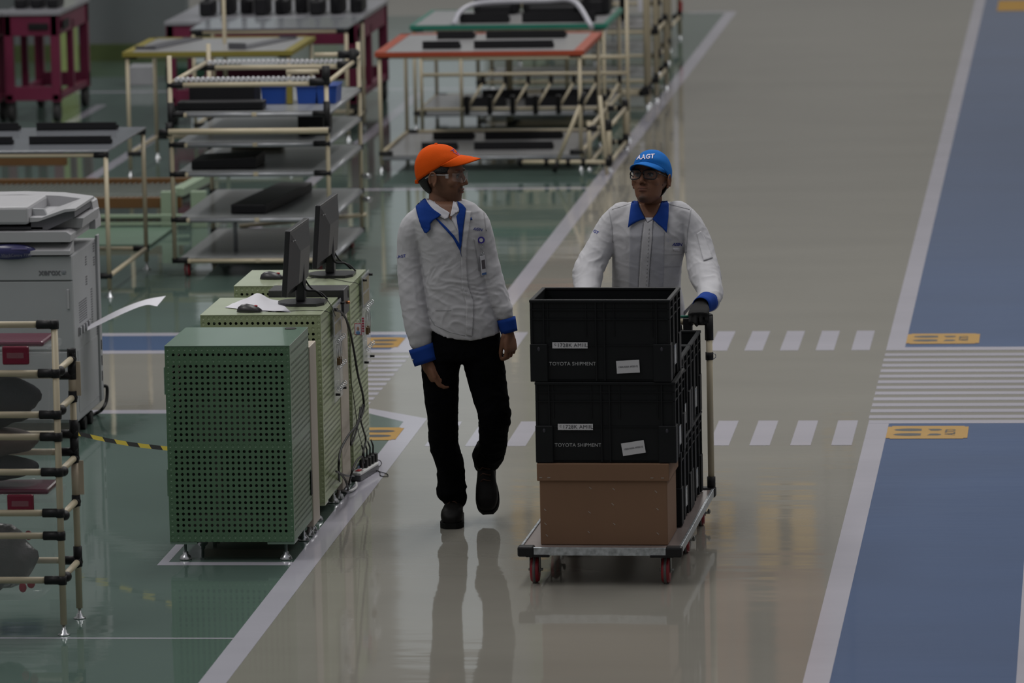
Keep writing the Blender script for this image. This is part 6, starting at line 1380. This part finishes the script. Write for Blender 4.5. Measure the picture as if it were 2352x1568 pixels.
bm = new(); tube(bm, [M2h @ V((-0.008, 0.112, 0.006)), M2h @ V((0, 0.115, 0.009)), M2h @ V((0.008, 0.112, 0.006))], 0.0022, 6); obj('bridge', bm, GLF, gl)
# jacket
bm = new(); rings = []
for py, l, r, dp, dy in ((742, 1400, 1576, 0.125, 0.06), (700, 1403, 1572, 0.125, 0.05), (655, 1406, 1562, 0.12, 0.03), (610, 1407, 1566, 0.118, 0.01), (575, 1406, 1572, 0.120, 0.0), (535, 1400, 1580, 0.122, 0.0), (505, 1396, 1584, 0.112, 0.01), (488, 1402, 1580, 0.098, 0.015), (474, 1418, 1562, 0.082, 0.02), (466, 1436, 1547, 0.070, 0.02)):
    c_ = b_((l + r) / 2, py, dy); hw = (b_(r, py) - b_(l, py)).length / 2; rings.append(ring_pts(c_, (hw, 0, 0), (0, dp, 0), 36, 2.45))
loft(bm, rings)
limb(bm, [b_(1432, 498), b_(1407, 520), b_(1380, 565, -0.04), b_(1352, 622, -0.13), b_(1348, 672, -0.27), V(wL).lerp(b_(1348, 680, -0.3), 0.35)], [0.070, 0.068, 0.064, 0.068, 0.058, 0.046])
limb(bm, [b_(1555, 496), b_(1582, 518), b_(1604, 565, -0.03), b_(1616, 622, -0.12), b_(1630, 668, -0.26), V(wR).lerp(b_(1631, 690, -0.36), 0.85)], [0.070, 0.066, 0.066, 0.070, 0.057, 0.050])
j2 = remesh(bm, 0.0055, 5)
wrinkle(j2, 0.0038, 21.0, [(b_(1352, 630, -0.13), 0.10, 1.0), (b_(1620, 640, -0.15), 0.10, 1.0), (b_(1630, 680, -0.3), 0.08, 1.0), (b_(1420, 540, 0), 0.06, 0.4), (b_(1565, 550, 0), 0.06, 0.4)])
b2 = bvh_of(j2); JB = obj('jacket', j2, JK, B)
drape('front_panel', [(1447, 524), (1472, 510), (1478, 512), (1472, 560), (1468, 610), (1466, 657), (1466, 700), (1445, 700), (1445, 600)], b2, 0.0015, YB, JSH, B, thick=0.001)
drape('front_panel', [(1500, 508), (1512, 520), (1526, 533), (1525, 600), (1522, 700), (1490, 700), (1492, 620), (1497, 560)], b2, 0.0015, YB, JSH, B, thick=0.001)
drape('front_placket', [(1481, 505), (1487, 511), (1500, 504), (1498, 545), (1493, 600), (1489, 657), (1488, 720), (1466, 720), (1467, 657), (1472, 600), (1476, 545)], b2, 0.004, YB, JK, B, thick=0.003)
for k in range(16): drape('stitch', [(1490.5 - k * 0.45, 524 + k * 9), (1492 - k * 0.45, 524 + k * 9), (1491.6 - k * 0.45, 529 + k * 9), (1490.1 - k * 0.45, 529 + k * 9)], b2, 0.006, YB, SEAM, JB, thick=0.0005)
drape('undershirt', [(1482, 500), (1500, 500), (1498, 505), (1487, 511)], b2, 0.006, YB, SHW, B)
drape('neck_skin', [(1466, 456), (1470, 475), (1476, 490), (1482, 501), (1500, 501), (1508, 490), (1516, 474), (1521, 456)], b2, 0.0035, YB, mat('neck_skin_two', tuple(c * 0.9 for c in SK2), 0.5), B)
drape('collar', [(1463, 449), (1456, 456), (1450, 469), (1446, 498), (1443, 523), (1450, 517), (1460, 511), (1471, 506), (1482, 503), (1475, 490), (1468, 474), (1464, 458)], b2, 0.012, YB, CB, B, thick=0.004)
drape('collar', [(1522, 449), (1530, 457), (1536, 470), (1535, 500), (1531, 535), (1522, 524), (1510, 514), (1499, 504), (1508, 492), (1516, 474), (1521, 458)], b2, 0.012, YB, CB, B, thick=0.004)
drape_text('AISIN', 1555, 561.5, 9.5, 0.0, b2, 0.0015, YB, TXB, B, bold=0.3, shear=0.3, spacing=0.95)
drape_text('AGT', 1366, 531, 9, math.radians(-28), b2, 0.0015, YB, TXB, B, bold=0.3)
drape_text('GT', 1537, 552, 10, 0.0, b2, 0.001, YB, mat('faded_print', (0.42, 0.43, 0.52), 0.7), B)
drape('name_patch', [(1546, 569), (1563, 570), (1562, 577), (1547, 576)], b2, 0.003, YB, SHW, B, thick=0.002)
for pl in ([(1521, 584), (1566, 584), (1566, 585.2), (1521, 585.2)], [(1521, 584), (1522.2, 584), (1521, 613), (1519.8, 613)], [(1520, 612), (1564, 612), (1564, 613.2), (1520, 613.2)], [(1586, 480), (1588, 480), (1580, 530), (1577, 580), (1575, 580), (1578, 530)], [(1398, 482), (1400, 482), (1406, 520), (1408, 556), (1406, 556), (1404, 520)], [(1406, 480), (1450, 466), (1450, 467.2), (1406, 481.2)], [(1538, 468), (1584, 480), (1584, 481.2), (1538, 469.2)]):
    drape('seam', pl, b2, 0.0012, YB, SEAM, JB, thick=0.0006)
drape('sleeve_pocket', [(1600, 536), (1610, 530), (1622, 552), (1637, 592), (1616, 599), (1606, 562)], b2, 0.004, YB, JK, B, thick=0.003)
sl_end = V(wR).lerp(b_(1631, 690, -0.36), 0.75); cuff(B, sl_end, V(wR) + V((0.0, -0.030, -0.004)), 0.049, 0.040, CB, squash=0.95)
cuff(B, V(wL).lerp(b_(1348, 680, -0.3), 0.35), V(wL) + V((0, 0.01, 0.01)), 0.044, 0.040, CB)
drape('cuff_tab', [(1645, 712), (1654, 706), (1657, 700), (1654, 722), (1648, 727), (1643, 722)], b2, 0.004, YB, JK, B, thick=0.003)
# gloved hand closed round the push bar
bm = new(); hand_parts(bm, wR + V((0, 0, 0.005)), V((-0.08, -1, -0.42)), V((0, -0.4, -1)), V((-1, 0, 0)), curl=(0.75, 1.25, 1.05), L_=1.15, thumb=(0.55, 0.5, 0.75))
gm = remesh(bm, 0.0036, 3); gm.transform(Matrix.Identity(4)); obj('glove', gm, mat('glove_black', (0.006, 0.006, 0.006), 0.85), B)
bm = new()
loft(bm, [ring_pts(b_(1486, 712, 0.06), (0.150, 0, 0), (0, 0.105, 0), 28, 2.4), ring_pts(b_(1486, 770, 0.09), (0.165, 0, 0), (0, 0.11, 0), 28, 2.4), ring_pts(b_(1486, 800, 0.10), (0.170, 0, 0), (0, 0.105, 0), 28, 2.4)])
hipz = b_(1486, 790, 0.1)
for s, ky, ay in ((-1, -0.06, 0.10), (1, 0.06, 0.42)):
    limb(bm, [hipz + V((s * 0.085, 0, 0.03)), hipz + V((s * 0.095, ky * 0.5, -0.15)), V((hipz.x + s * 0.10, YB + 0.1 + ky, 0.47)), V((hipz.x + s * 0.10, YB + ay, 0.25)), V((hipz.x + s * 0.10, YB + ay + 0.03, 0.12))], [0.088, 0.085, 0.07, 0.064, 0.062])
tr2 = remesh(bm, 0.008, 4); wrinkle(tr2, 0.005, 30.0); obj('trousers', tr2, NAVY, B)
for s, ay in ((-1, 0.10), (1, 0.42)):
    fw_ = V((0, -1, 0)); boot(B, foot_frame(V((hipz.x + s * 0.10, YB + ay + 0.075, 0.001)), fw_, (0, 0, 1)))
